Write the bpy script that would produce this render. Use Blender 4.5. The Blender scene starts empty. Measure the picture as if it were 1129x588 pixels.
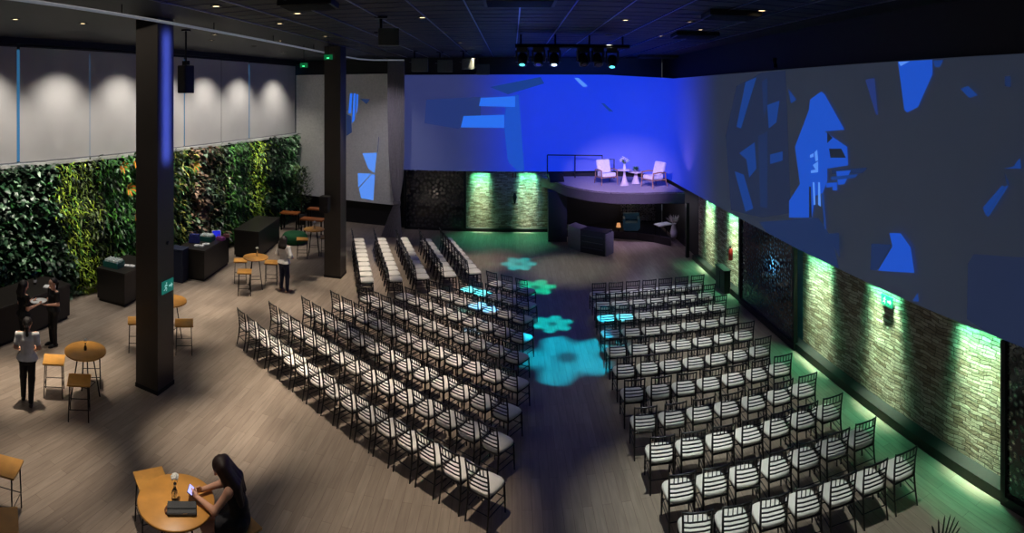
import bpy, math, random
import numpy as np
from mathutils import Vector, Matrix
random.seed(7)
RNG = np.random.default_rng(7)
scene = bpy.context.scene
COL = scene.collection
PI = math.pi
# ---------------------------------------------------------------- survey of the place
# eye 6 m above the floor, looking along +Y; F = pixels per radian of the 1129x588 cylindrical panorama
F, CX, HY, EYE = 600.0, 564.5, 101.8, 6.0

def at(x, y, z=0.0):
    d = F * (EYE - z) / (y - HY); t = (x - CX) / F
    return (d * math.sin(t), d * math.cos(t), z)

WALLS = {'R': (1.58, 6.18), 'L': (-1.457, 12.82), 'F': (0.021, 23.32)}
def _plane(p, q):
    n = math.atan2(-(q[1] - p[1]), q[0] - p[0]); return (n, p[0] * math.sin(n) + p[1] * math.cos(n))
def on_wall(w, x, y=None, off=0.0):
    a, d = WALLS[w]; t = (x - CX) / F
    D = (d - off) / math.cos(t - a)
    z = 0.0 if y is None else EYE - (y - HY) * D / F
    return Vector((D * math.sin(t), D * math.cos(t), z))

WALLS['P'] = _plane(on_wall('L', 326.5), on_wall('F', 441))   # the panel end of the far wall runs slightly askew
def lin(c):
    r = []
    for v in c:
        v = v / 255.0
        r.append(v / 12.92 if v <= 0.04045 else ((v + 0.055) / 1.055) ** 2.4)
    return tuple(r) + (1.0,)

# ---------------------------------------------------------------- materials
MATS = {}
def M(name, rgb=(128, 128, 128), rough=0.6, metal=0.0, noise=None, bump=None, emit=None, spec=0.5, trans=0.0, sheen=0.0):
    if name in MATS: return MATS[name]
    m = bpy.data.materials.new(name); m.use_nodes = True
    nt = m.node_tree; b = nt.nodes['Principled BSDF']; L = nt.links.new
    b.inputs['Base Color'].default_value = lin(rgb)
    b.inputs['Roughness'].default_value = rough
    b.inputs['Metallic'].default_value = metal
    b.inputs['Specular IOR Level'].default_value = spec
    if trans: b.inputs['Transmission Weight'].default_value = trans
    if sheen: b.inputs['Sheen Weight'].default_value = sheen
    tc = nt.nodes.new('ShaderNodeTexCoord')
    sc, amt = noise or (12.0, 0.12)
    n = nt.nodes.new('ShaderNodeTexNoise'); n.inputs['Scale'].default_value = sc; n.inputs['Detail'].default_value = 4
    L(tc.outputs['Object'], n.inputs['Vector'])
    r = nt.nodes.new('ShaderNodeMixRGB'); r.blend_type = 'MIX'
    base = lin(rgb)
    r.inputs[1].default_value = tuple(max(0, c * (1 - amt * 2)) for c in base[:3]) + (1,)
    r.inputs[2].default_value = tuple(min(1, c * (1 + amt * 2)) for c in base[:3]) + (1,)
    L(n.outputs['Fac'], r.inputs[0]); L(r.outputs[0], b.inputs['Base Color'])
    if bump:
        bn = nt.nodes.new('ShaderNodeTexNoise'); bn.inputs['Scale'].default_value = bump[0]; bn.inputs['Detail'].default_value = 5
        L(tc.outputs['Object'], bn.inputs['Vector'])
        bu = nt.nodes.new('ShaderNodeBump'); bu.inputs['Strength'].default_value = bump[1]; bu.inputs['Distance'].default_value = 0.02
        L(bn.outputs['Fac'], bu.inputs['Height']); L(bu.outputs['Normal'], b.inputs['Normal'])
    if emit:
        b.inputs['Emission Color'].default_value = lin(emit[0]); b.inputs['Emission Strength'].default_value = emit[1]
    MATS[name] = m
    return m

def plane_vec(nt, tc):
    """object coordinates (along wall, height) as a 2D vector"""
    s = nt.nodes.new('ShaderNodeSeparateXYZ'); c = nt.nodes.new('ShaderNodeCombineXYZ')
    nt.links.new(tc.outputs['Object'], s.inputs[0])
    nt.links.new(s.outputs['X'], c.inputs['X']); nt.links.new(s.outputs['Z'], c.inputs['Y'])
    return c.outputs[0]

def wood_floor():
    m = bpy.data.materials.new('oak_plank_floor'); m.use_nodes = True
    nt = m.node_tree; b = nt.nodes['Principled BSDF']; L = nt.links.new
    tc = nt.nodes.new('ShaderNodeTexCoord')
    s = nt.nodes.new('ShaderNodeSeparateXYZ'); c = nt.nodes.new('ShaderNodeCombineXYZ')
    L(tc.outputs['Object'], s.inputs[0]); L(s.outputs['Y'], c.inputs['X']); L(s.outputs['X'], c.inputs['Y'])
    br = nt.nodes.new('ShaderNodeTexBrick')
    br.inputs['Color1'].default_value = lin((154, 140, 126)); br.inputs['Color2'].default_value = lin((139, 125, 112))
    br.inputs['Mortar'].default_value = lin((118, 102, 89)); br.inputs['Scale'].default_value = 1.0
    br.inputs['Mortar Size'].default_value = 0.003; br.inputs['Brick Width'].default_value = 1.3; br.inputs['Row Height'].default_value = 0.145
    br.inputs['Bias'].default_value = 0.0
    L(c.outputs[0], br.inputs['Vector'])
    mp = nt.nodes.new('ShaderNodeMapping'); mp.inputs['Scale'].default_value = (9, 0.9, 1)
    L(tc.outputs['Object'], mp.inputs[0])
    n = nt.nodes.new('ShaderNodeTexNoise'); n.inputs['Scale'].default_value = 2.2; n.inputs['Detail'].default_value = 6
    L(mp.outputs[0], n.inputs['Vector'])
    mx = nt.nodes.new('ShaderNodeMixRGB'); mx.blend_type = 'OVERLAY'; mx.inputs[0].default_value = 0.35
    L(br.outputs['Color'], mx.inputs[1]); L(n.outputs['Fac'], mx.inputs[2]); L(mx.outputs[0], b.inputs['Base Color'])
    b.inputs['Roughness'].default_value = 0.42; b.inputs['Specular IOR Level'].default_value = 0.35
    bu = nt.nodes.new('ShaderNodeBump'); bu.inputs['Strength'].default_value = 0.15; bu.inputs['Distance'].default_value = 0.004
    L(br.outputs['Fac'], bu.inputs['Height']); bu.invert = True; L(bu.outputs[0], b.inputs['Normal'])
    return m

def stone_mat():
    m = bpy.data.materials.new('stacked_ledge_stone'); m.use_nodes = True
    nt = m.node_tree; b = nt.nodes['Principled BSDF']; L = nt.links.new
    tc = nt.nodes.new('ShaderNodeTexCoord'); v = plane_vec(nt, tc)
    wn = nt.nodes.new('ShaderNodeTexNoise'); wn.inputs['Scale'].default_value = 1.7; wn.inputs['Detail'].default_value = 3
    L(tc.outputs['Object'], wn.inputs['Vector'])
    va = nt.nodes.new('ShaderNodeVectorMath'); va.operation = 'MULTIPLY_ADD'
    L(wn.outputs['Color'], va.inputs[0]); va.inputs[1].default_value = (0.2, 0.2, 0); L(v, va.inputs[2])
    br = nt.nodes.new('ShaderNodeTexBrick'); br.offset = 0.37; br.squash = 0.7; br.squash_frequency = 3
    br.inputs['Color1'].default_value = lin((204, 190, 172)); br.inputs['Color2'].default_value = lin((140, 120, 100))
    br.inputs['Mortar'].default_value = lin((60, 50, 42)); br.inputs['Mortar Size'].default_value = 0.006; br.inputs['Mortar Smooth'].default_value = 0.6
    br.inputs['Brick Width'].default_value = 0.27; br.inputs['Row Height'].default_value = 0.062; br.inputs['Scale'].default_value = 1.0
    L(va.outputs[0], br.inputs['Vector'])
    n = nt.nodes.new('ShaderNodeTexNoise'); n.inputs['Scale'].default_value = 4.2; n.inputs['Detail'].default_value = 7; n.inputs['Roughness'].default_value = 0.7
    mp = nt.nodes.new('ShaderNodeMapping'); mp.inputs['Scale'].default_value = (1, 3.2, 1); L(v, mp.inputs[0]); L(mp.outputs[0], n.inputs['Vector'])
    mx = nt.nodes.new('ShaderNodeMixRGB'); mx.blend_type = 'OVERLAY'; mx.inputs[0].default_value = 0.85
    L(br.outputs['Color'], mx.inputs[1]); L(n.outputs['Fac'], mx.inputs[2]); L(mx.outputs[0], b.inputs['Base Color'])
    b.inputs['Roughness'].default_value = 0.85; b.inputs['Specular IOR Level'].default_value = 0.2
    sub = nt.nodes.new('ShaderNodeMath'); sub.operation = 'MULTIPLY_ADD'; sub.inputs[1].default_value = -0.35
    L(br.outputs['Fac'], sub.inputs[0]); L(n.outputs['Fac'], sub.inputs[2])
    bu = nt.nodes.new('ShaderNodeBump'); bu.inputs['Strength'].default_value = 1.0; bu.inputs['Distance'].default_value = 0.10
    L(sub.outputs[0], bu.inputs['Height']); L(bu.outputs[0], b.inputs['Normal'])
    return m

def perforated_mat(name, scale=11.0, hole=0.22, rand=0.75):
    m = bpy.data.materials.new(name); m.use_nodes = True
    nt = m.node_tree; b = nt.nodes['Principled BSDF']; L = nt.links.new
    b.inputs['Base Color'].default_value = (0.012, 0.012, 0.014, 1); b.inputs['Roughness'].default_value = 0.14; b.inputs['Metallic'].default_value = 0.0
    b.inputs['Specular IOR Level'].default_value = 1.0
    tc = nt.nodes.new('ShaderNodeTexCoord'); v = plane_vec(nt, tc)
    vo = nt.nodes.new('ShaderNodeTexVoronoi'); vo.voronoi_dimensions = '2D'; vo.inputs['Scale'].default_value = scale; vo.inputs['Randomness'].default_value = rand
    L(v, vo.inputs['Vector'])
    cr = nt.nodes.new('ShaderNodeMapRange'); L(vo.outputs['Distance'], cr.inputs['Value']); cr.inputs['From Min'].default_value = hole; cr.inputs['From Max'].default_value = hole + .25
    cm = nt.nodes.new('ShaderNodeMixRGB'); L(cr.outputs[0], cm.inputs[0]); cm.inputs[1].default_value = (.11, .105, .1, 1); cm.inputs[2].default_value = (.01, .01, .012, 1); L(cm.outputs[0], b.inputs['Base Color'])
    lt = nt.nodes.new('ShaderNodeMath'); lt.operation = 'LESS_THAN'; lt.inputs[1].default_value = hole
    L(vo.outputs['Distance'], lt.inputs[0])
    tr = nt.nodes.new('ShaderNodeBsdfTransparent'); ms = nt.nodes.new('ShaderNodeMixShader')
    L(lt.outputs[0], ms.inputs[0]); L(b.outputs[0], ms.inputs[1]); L(tr.outputs[0], ms.inputs[2])
    L(ms.outputs[0], nt.nodes['Material Output'].inputs['Surface'])
    return m

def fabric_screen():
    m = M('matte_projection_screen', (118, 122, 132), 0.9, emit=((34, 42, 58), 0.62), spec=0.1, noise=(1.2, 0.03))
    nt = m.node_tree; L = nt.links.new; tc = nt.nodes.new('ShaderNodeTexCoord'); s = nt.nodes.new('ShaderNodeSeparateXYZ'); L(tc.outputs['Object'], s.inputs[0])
    def ss(o, a, b):   # projected blue plus stage wash put into the emission round the corner, fading out
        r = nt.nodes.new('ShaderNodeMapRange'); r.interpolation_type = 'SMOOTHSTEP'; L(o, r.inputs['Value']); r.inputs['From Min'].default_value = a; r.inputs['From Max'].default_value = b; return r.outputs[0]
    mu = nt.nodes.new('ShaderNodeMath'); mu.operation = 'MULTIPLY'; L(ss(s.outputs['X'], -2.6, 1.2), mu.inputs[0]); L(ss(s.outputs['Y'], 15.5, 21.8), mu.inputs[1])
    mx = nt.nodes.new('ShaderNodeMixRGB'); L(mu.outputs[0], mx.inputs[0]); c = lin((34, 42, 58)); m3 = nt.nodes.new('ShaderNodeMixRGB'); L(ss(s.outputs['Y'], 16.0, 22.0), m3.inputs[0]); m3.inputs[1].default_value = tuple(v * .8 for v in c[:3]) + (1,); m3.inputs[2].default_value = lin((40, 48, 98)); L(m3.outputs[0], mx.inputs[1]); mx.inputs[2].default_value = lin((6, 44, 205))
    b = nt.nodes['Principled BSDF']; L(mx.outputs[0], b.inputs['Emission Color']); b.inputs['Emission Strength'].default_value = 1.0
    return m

BLACK = M('black_paint', (17, 17, 19), 0.65, noise=(3, 0.1))
CEILM = M('black_ceiling_paint', (20, 22, 27), 0.6, noise=(2, 0.15))
WOODT = M('honey_wood', (196, 140, 66), 0.42, noise=(5, 0.16))
WOODS = M('honey_wood_stool', (204, 148, 70), 0.42, noise=(7, 0.15))
IRON = M('black_iron', (22, 21, 21), 0.4, metal=0.6)
CHAIRB = M('black_lacquer', (16, 15, 15), 0.32)
CUSH = M('white_vinyl_cushion', (236, 233, 224), 0.55, noise=(20, 0.03))
WHITE = M('white_plastic', (228, 228, 228), 0.45)
FLOORM = wood_floor(); STONE = stone_mat()

# ---------------------------------------------------------------- mesh builder
class MB:
    def __init__(s): s.v = []; s.f = []; s.m = []; s.sm = []
    def add(s, vs, fs, mi=0, smooth=False):
        o = len(s.v); s.v += [tuple(p) for p in vs]
        for f in fs: s.f.append(tuple(i + o for i in f)); s.m.append(mi); s.sm.append(smooth)
        return s
    def box(s, c, size, rz=0.0, mi=0, rx=0.0, ry=0.0):
        R = Matrix.Rotation(rz, 3, 'Z') @ Matrix.Rotation(ry, 3, 'Y') @ Matrix.Rotation(rx, 3, 'X')
        vs = [Vector(c) + R @ Vector((sx * size[0] / 2, sy * size[1] / 2, sz * size[2] / 2)) for sx in (-1, 1) for sy in (-1, 1) for sz in (-1, 1)]
        return s.add(vs, [(0, 1, 3, 2), (4, 6, 7, 5), (0, 4, 5, 1), (2, 3, 7, 6), (0, 2, 6, 4), (1, 5, 7, 3)], mi)
    def quad(s, a, b, c, d, mi=0): return s.add([a, b, c, d], [(0, 1, 2, 3)], mi)
    def tube(s, pts, r, n=8, mi=0, cap=True):
        pts = [Vector(p) for p in pts]; k = len(pts)
        rs = r if isinstance(r, (list, tuple)) else [r] * k
        vs = []; up = None
        for i, p in enumerate(pts):
            t = (pts[min(i + 1, k - 1)] - pts[max(i - 1, 0)]).normalized()
            if up is None:
                up = Vector((0, 0, 1)) if abs(t.z) < 0.9 else Vector((0, 1, 0))
            x = t.cross(up).normalized(); y = x.cross(t).normalized(); up = y
            for j in range(n):
                a = 2 * PI * j / n
                vs.append(p + (x * math.cos(a) + y * math.sin(a)) * rs[i])
        fs = [(i * n + j, i * n + (j + 1) % n, (i + 1) * n + (j + 1) % n, (i + 1) * n + j) for i in range(k - 1) for j in range(n)]
        s.add(vs, fs, mi, True)
        if cap: s.add(vs[:n], [tuple(range(n))], mi); s.add(vs[-n:], [tuple(reversed(range(n)))], mi)
        return s
    def lathe(s, prof, c=(0, 0, 0), n=24, mi=0, smooth=True, sx=1.0, sy=1.0, cap=True):
        vs = []
        for r, z in prof:
            for j in range(n):
                a = 2 * PI * j / n
                vs.append((c[0] + r * math.cos(a) * sx, c[1] + r * math.sin(a) * sy, c[2] + z))
        k = len(prof)
        fs = [(i * n + j, i * n + (j + 1) % n, (i + 1) * n + (j + 1) % n, (i + 1) * n + j) for i in range(k - 1) for j in range(n)]
        s.add(vs, fs, mi, smooth)
        if cap and prof[0][0] > 1e-5: s.add(vs[:n], [tuple(reversed(range(n)))], mi)
        if cap and prof[-1][0] > 1e-5: s.add(vs[-n:], [tuple(range(n))], mi)
        return s
    def prism(s, poly, z0, z1, mi=0):
        n = len(poly); vs = [(p[0], p[1], z0) for p in poly] + [(p[0], p[1], z1) for p in poly]
        fs = [tuple(reversed(range(n))), tuple(range(n, 2 * n))] + [(i, (i + 1) % n, n + (i + 1) % n, n + i) for i in range(n)]
        return s.add(vs, fs, mi)
    def build(s, name, mats, parent=None, bevel=0.0, loc=None, rz=0.0):
        me = bpy.data.meshes.new(name); me.from_pydata(s.v, [], s.f); 
        mats = mats if isinstance(mats, (list, tuple)) else [mats]
        for m in mats: me.materials.append(m)
        me.polygons.foreach_set('material_index', s.m); me.polygons.foreach_set('use_smooth', s.sm)
        me.update()
        o = bpy.data.objects.new(name, me); COL.objects.link(o)
        if parent: o.parent = parent
        if loc is not None: o.location = loc
        o.rotation_euler.z = rz
        if bevel:
            b = o.modifiers.new('edge', 'BEVEL'); b.width = bevel; b.segments = 2; b.limit_method = 'ANGLE'
        return o

def tag(o, label=None, cat=None, group=None, kind=None):
    if label: o['label'] = label
    if cat: o['category'] = cat
    if group: o['group'] = group
    if kind: o['kind'] = kind
    return o
def thing(name, label, cat, loc=(0, 0, 0), rz=0.0, group=None):
    o = bpy.data.objects.new(name, None); o.empty_display_size = 0.1; COL.objects.link(o)
    o.location = loc; o.rotation_euler = (0, 0, rz)
    return tag(o, label, cat, group)
def struct(name, mb, mats, **k):
    return tag(mb.build(name, mats, **k), kind='structure')
def dup(root, loc, rz, label, group=None):
    r = root.copy(); COL.objects.link(r); r.location = loc; r.rotation_euler = (0, 0, rz); r['label'] = label
    if group: r['group'] = group
    for ch in list(root.children):
        c = ch.copy(); COL.objects.link(c); c.parent = r
        for g in list(ch.children):
            d = g.copy(); COL.objects.link(d); d.parent = c
    return r
def face_rz(fx, fy): return math.atan2(-fx, fy)

# ---------------------------------------------------------------- camera
cd = bpy.data.cameras.new('camera'); cam = bpy.data.objects.new('camera', cd); COL.objects.link(cam); scene.camera = cam
cam.location = (0, 0, EYE); cam.rotation_euler = (PI / 2, 0, 0)
cd.type = 'PANO'; cd.clip_end = 200; cd.lens = 18; cd.sensor_width = 36
cc = cd
cc.panorama_type = 'CENTRAL_CYLINDRICAL'
cc.central_cylindrical_range_u_min = -CX / F; cc.central_cylindrical_range_u_max = CX / F
cc.central_cylindrical_range_v_min = -(588 - HY) / F; cc.central_cylindrical_range_v_max = HY / F
cc.central_cylindrical_radius = 1.0

# ---------------------------------------------------------------- room shell
CEIL = 7.5
def wl(w, s, off=0.0):
    """point on wall line: right/left parametrised by Y, far by X"""
    a, d = WALLS[w]; d = d - off
    if w in 'FP': return Vector((s, (d - s * math.sin(a)) / math.cos(a), 0))
    return Vector(((d - s * math.cos(a)) / math.sin(a), s, 0))
def wall_slab(name, w, s0, s1, z0, z1, off, mats, thick=0.12, **k):
    """slab whose local x runs along the wall, front face at off from the wall line"""
    p = wl(w, s0, off); q = wl(w, s1, off); u = q - p; ln = u.length; rz = math.atan2(u.y, u.x)
    n = Vector((math.sin(WALLS[w][0]), math.cos(WALLS[w][0]), 0))
    side = 1 if Vector((-u.y, u.x, 0)).dot(n) > 0 else -1
    mb = MB().box((ln / 2, side * thick / 2, (z0 + z1) / 2), (ln, thick, z1 - z0))
    o = mb.build(name, mats, loc=p, rz=rz)
    return o
MB_floor = MB().add([(-14, -2.5, 0), (7.5, -2.5, 0), (7.5, 27, 0), (-14, 27, 0)], [(0, 1, 2, 3)])
MB_floor.add([(-14, -2.5, -0.1), (7.5, -2.5, -0.1), (7.5, 27, -0.1), (-14, 27, -0.1)], [(3, 2, 1, 0)])
struct('floor', MB_floor, FLOORM)
struct('ceiling', MB().box((-3.25, 12.25, CEIL + 0.06), (21.5, 29.5, 0.12)), CEILM)
ALU = M('grid_rail_aluminium', (150, 150, 170), 0.3, metal=1.0)
g = MB()
for i in range(-6, 9):
    X = 0.14 + 0.92 * i
    if -5.6 < X < 6.0: g.box((X, 12.6, CEIL - 0.012), (0.022, 20.5, 0.02))
struct('trim_1', g, ALU)
g = MB()
for i in range(40):
    Y = 2.6 + 0.52 * i
    if Y < 22.8: g.box((0.2, Y, CEIL - 0.006), (11.4, 0.012, 0.008))
struct('trim_2', g, M('grid_cross_rail', (60, 60, 85), 0.4, metal=0.8))
# right wall: stone below, black above
def yR(x, y): return on_wall('R', x, y).y
tag(wall_slab('wall_right', 'R', -2.4, 18.45, 0, 2.9, -0.24, STONE), kind='structure')
tag(wall_slab('wall_right_upper', 'R', -2.4, 23.4, 2.9, CEIL, -0.24, BLACK), kind='structure')
tag(wall_slab('wall_right_end', 'R', 18.45, 23.4, 0, 2.9, -0.24, BLACK), kind='structure')
tag(wall_slab('baseboard_right', 'R', -2.4, 18.45, 0, 0.17, 0, M('black_skirting', (20, 20, 21), 0.5), thick=0.23), kind='structure')
# far wall
XF = lambda x, y=200: on_wall('F', x, y).x
tag(wall_slab('wall_far', 'F', XF(513.5), XF(604), 0, 2.9, -0.24, STONE), kind='structure')
tag(wall_slab('wall_far_upper', 'F', XF(439), 6.6, 2.9, CEIL, -0.24, BLACK), kind='structure')
tag(wall_slab('wall_far_side', 'P', -11.4, XF(444), 0, CEIL, -0.24, BLACK), kind='structure')
tag(wall_slab('wall_far_stage', 'F', XF(604), 6.6, 0, 2.9, -0.24, BLACK), kind='structure')
tag(wall_slab('baseboard_far', 'F', XF(513.5), XF(604), 0, 0.14, 0, BLACK, thick=0.23), kind='structure')
tag(wall_slab('wall_left', 'L', -2.4, 26.0, 0, CEIL, -0.35, M('dark_green_wall', (18, 24, 18), 0.8)), kind='structure')
tag(wall_slab('trim_3', 'L', -2.4, 24.6, 3.93, 4.02, 0.1, M('pale_ledge', (200, 200, 196), 0.5), thick=0.4), kind='structure')

# perforated screens (doors) in the walls, with a lit niche behind
PERF = perforated_mat('perforated_black_metal', 9.0, 0.26)
PERF2 = perforated_mat('perforated_black_metal_fine', 6.0, 0.2)
NICHE = M('niche_plaster', (120, 118, 112), 0.8)
def perforated(name, w, s0, s1, mat, off, z1=2.75):
    o = wall_slab(name, w, s0, s1, 0.12, z1, off, mat, thick=0.01); tag(o, kind='structure')
    p = wl(w, s0, off); ln = (wl(w, s1, off) - p).length
    for k, sx in enumerate((0.0, ln)):
        f = MB().box((sx, 0, z1 / 2), (0.09, 0.1, z1)).build('door_frame', BLACK, o)
    MB().box((ln / 2, 0, 0.07), (ln, 0.1, 0.14)).build('door_rail', BLACK, o)
    return o
# openings: punch by splitting the stone wall visually (door leaf stands proud of the stone)
perforated('door_1', 'R', yR(816, 250), yR(875.5, 300), PERF, -0.02, 2.40)
perforated('door_2', 'R', 1.0, yR(1107, 480), PERF, -0.02, 2.38)
perforated('door_3', 'F', XF(447), XF(512.5), PERF2, -0.05, 2.6)
tag(wall_slab('wall_niche_right', 'R', yR(816, 250), yR(875.5, 300), 0, 2.8, -0.23, M('niche_teal', (70, 110, 130), 0.8), thick=0.02), kind='structure')
tag(wall_slab('wall_niche_far', 'F', XF(447), XF(512.5), 0, 2.8, -0.23, M('niche_dark', (60, 56, 52), 0.8), thick=0.02), kind='structure')

# ---------------------------------------------------------------- projection screens
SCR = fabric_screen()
def glow(name, rgb, s=1.0): return M('projection_' + name, (70, 72, 84), 0.9, emit=(rgb, s), spec=0.1, noise=(1, 0.02))
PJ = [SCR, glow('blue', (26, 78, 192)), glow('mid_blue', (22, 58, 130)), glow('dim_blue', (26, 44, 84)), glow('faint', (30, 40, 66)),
      glow('pale', (84, 140, 238)), glow('dark', (26, 34, 48)), glow('deep', (10, 52, 225)), glow('slate', (34, 52, 112)), glow('sky', (40, 110, 235))]
def arc_path():
    a, b = wl('F', XF(443)), wl('F', 6.18)
    # corner
    r = 2.3
    aF, aR = WALLS['F'][0], WALLS['R'][0]
    nF = Vector((math.sin(aF), math.cos(aF), 0)); nR = Vector((math.sin(aR), math.cos(aR), 0))
    # centre: at distance r inside both walls
    A = Matrix(((nF.x, nF.y), (nR.x, nR.y))); c = A.inverted() @ Vector((WALLS['F'][1] - r, WALLS['R'][1] - r))
    pts = [(wl('F', XF(443)), 0.0)]
    for k in range(13):
        t = aF + (aR - aF) * k / 12
        pts.append((Vector((c.x + r * math.sin(t), c.y + r * math.cos(t), 0)), k / 12))
    pts.append((wl('R', -2.3), 1.0))
    return pts
mb = MB(); path = arc_path(); vs = []
for p, t in path:
    zb = 2.60 + (2.40 - 2.60) * t; zt = 6.76 + (6.55 - 6.76) * t
    vs += [(p.x, p.y, zb), (p.x, p.y, zt)]
mb.add(vs, [(2 * i, 2 * i + 1, 2 * i + 3, 2 * i + 2) for i in range(len(path) - 1)], 0, True)
off = [(v[0] * 1.0 + (0.06 if i else 0), v[1], v[2]) for i, v in enumerate(vs)]
def shape(mbx, w, pts, mi, off):
    P = [on_wall(w, x, y, off) for x, y in pts]
    mbx.add(P, [tuple(range(len(P)))], mi)
R_SHAPES = [
 ([(1073.6, 280.4), (1129, 284), (1145, 390), (1090, 368), (1066, 352), (1067, 291)], 4),
 ([(837, 245), (902, 240), (917, 262), (925, 296), (880, 275), (845, 256)], 3),
 ([(800, 150), (812, 95), (840, 80), (866, 78), (868, 130), (872, 235), (840, 240), (806, 232)], 4),
 ([(822, 90.6), (834, 85.5), (817, 141.6), (812, 140)], 2), ([(846, 116), (859.5, 111), (856, 135), (847.6, 141.6)], 2),
 ([(815, 169), (832, 157), (834, 186), (826, 196), (823, 176)], 2), ([(810, 189), (820, 192.6), (830.6, 230), (822, 233.5)], 2),
 ([(849, 170.5), (863, 167), (863, 177), (849, 181)], 2), ([(869, 98), (878, 110), (872, 114)], 2), ([(836, 150), (846, 145), (846, 230), (838, 228)], 3),
 ([(840, 90), (846, 86), (846, 118), (842, 130)], 3),
 ([(990, 68), (1028, 66), (1028, 82), (1012, 118), (1000, 124), (997, 121)], 1), ([(990.5, 68.4), (1003, 67.6), (993, 73)], 5),
 ([(1029, 67), (1040, 66.3), (1036, 74), (1031, 74)], 2), ([(954, 88), (964, 86), (968, 126), (966, 127)], 8),
 ([(893, 110), (905.4, 101), (909, 104), (931, 143), (909, 145), (934, 162), (935, 182.4), (912, 186), (912, 200), (907, 213), (899, 216), (895, 240), (870, 240), (870, 221.6), (882, 203), (876.5, 162), (892, 121)], 1),
 ([(914, 164), (927.5, 164), (932.6, 174), (915.6, 174)], 6), ([(912, 146), (918, 152), (912, 158)], 6),
 ([(917, 187.5), (956.5, 185), (951, 191), (917, 192)], 3), ([(922, 189), (938, 188), (931, 203), (924, 204)], 1), ([(916, 195), (946, 192), (943, 196), (916, 199)], 2),
 ([(911, 202), (923, 201), (923, 210), (918, 210), (918, 206), (911, 207)], 1),
 ([(898, 168), (901, 165), (902, 177), (899, 178)], 5), ([(893, 171), (897, 169), (897, 173), (893, 174)], 5), ([(896, 182), (902, 178), (902, 190), (894, 191), (894, 188), (899, 187)], 5),
 ([(896, 201), (898, 201), (899, 226), (897, 226)], 5), ([(902, 201), (904, 201), (905, 228), (902, 226)], 5), ([(906, 214), (908, 214), (911, 252), (909, 253)], 2), ([(892, 206), (894, 206), (895, 240), (892, 240)], 6),
 ([(980.5, 257), (993, 257.4), (1004, 273), (1008, 301), (968, 298.5), (984, 272)], 1), ([(960.7, 268.8), (983, 270), (967, 298), (959.5, 297.8)], 3),
 ([(1104.6, 204.7), (1108, 206), (1087, 238), (1083.5, 229)], 2), ([(1109, 205), (1112, 205), (1090, 239), (1087.6, 238)], 2),
 ([(1106, 186), (1117, 184), (1124.5, 174), (1126, 186)], 2), ([(1107, 190), (1112, 200), (1113, 205), (1110, 203)], 3),
 ([(1058.7, 97.6), (1067.4, 95), (1078, 105), (1068.6, 108)], 2), ([(1108, 84), (1114, 84), (1114.6, 96), (1108, 95)], 3),
 ([(1006, 332), (1012, 323), (1013, 333)], 2), ([(912, 258), (925, 257), (926, 285)], 3)]
for i, (pts, mi) in enumerate(R_SHAPES): shape(mb, 'R', pts, mi, 0.006 + 0.002 * i)
F_SHAPES = [
 ([(470, 110), (530, 107), (530, 128), (505, 142), (468, 136)], 8), ([(556, 142), (558, 108), (572, 104), (578, 189), (571, 189), (560, 178)], 1),
 ([(511, 128), (556, 126.5), (556, 141), (508, 140.5)], 9), ([(530, 108), (568, 106), (568, 118), (528, 117)], 9),
 ([(540, 96), (596, 85), (600, 92), (560, 104)], 2), ([(633, 86), (638, 86), (648, 95), (643, 96)], 5), ([(663, 114), (666, 114), (676, 123), (672, 123)], 2)]
for i, (pts, mi) in enumerate(F_SHAPES): shape(mb, 'F', pts, mi, 0.006 + 0.003 * i)
screen = thing('projection_screen', 'long projection screen curving round the corner above the stone wall, blue shapes on it', 'screen')
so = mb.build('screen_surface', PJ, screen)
b2 = MB()   # back shell so that the screen has thickness
b2.add([(p.x + 0.05, p.y + 0.05, z) for p, t in path for z in (2.62 - 0.2 * t, 6.74 - 0.2 * t)], [(2 * i, 2 * i + 1, 2 * i + 3, 2 * i + 2) for i in range(len(path) - 1)], 0, True)
b2.build('screen_backing', BLACK, screen)
# white panel at the left end of the far wall
mb = MB(); a, b = on_wall('P', 326.5, None, 0.05), on_wall('P', 441, None, 0.05)
mb.add([(a.x, a.y, 1.12), (b.x, b.y, 1.02), (b.x, b.y, 6.82), (a.x, a.y, 6.82)], [(0, 1, 2, 3)])
mb.add([(a.x, a.y + .04, 1.12), (b.x, b.y + .04, 1.02), (b.x, b.y + .04, 6.82), (a.x, a.y + .04, 6.82)], [(3, 2, 1, 0)])
for i, (pts, mi) in enumerate([([(399.5, 169), (415.6, 168.5), (413, 191), (406, 186)], 5), ([(394.5, 191), (409.4, 191.5), (395, 207)], 5), ([(410, 192), (413.5, 193), (411.5, 221), (398, 218.5), (395.7, 208)], 5),
        ([(386, 103), (388.5, 103), (387, 125), (384, 125)], 9), ([(390, 103), (392, 103), (391, 132), (388, 136)], 9), ([(393, 104), (395, 104), (394, 122), (392.5, 126)], 9), ([(397, 109), (408, 109.5), (404, 115)], 3),
        ([(382, 126), (387, 128), (388, 146), (382, 150)], 3), ([(416, 168), (417.5, 151), (418, 151), (416.5, 168)], 2)]):
    shape(mb, 'P', pts, mi, 0.056 + 0.002 * i)
pp = thing('projection_screen', 'tall white wall panel between the plant wall and the curtain with blue projected shards', 'screen')
mb.build('screen_surface', [M('white_wall_panel', (206, 204, 200), 0.85, emit=((40, 42, 46), 0.35))] + PJ[1:], pp)

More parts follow.
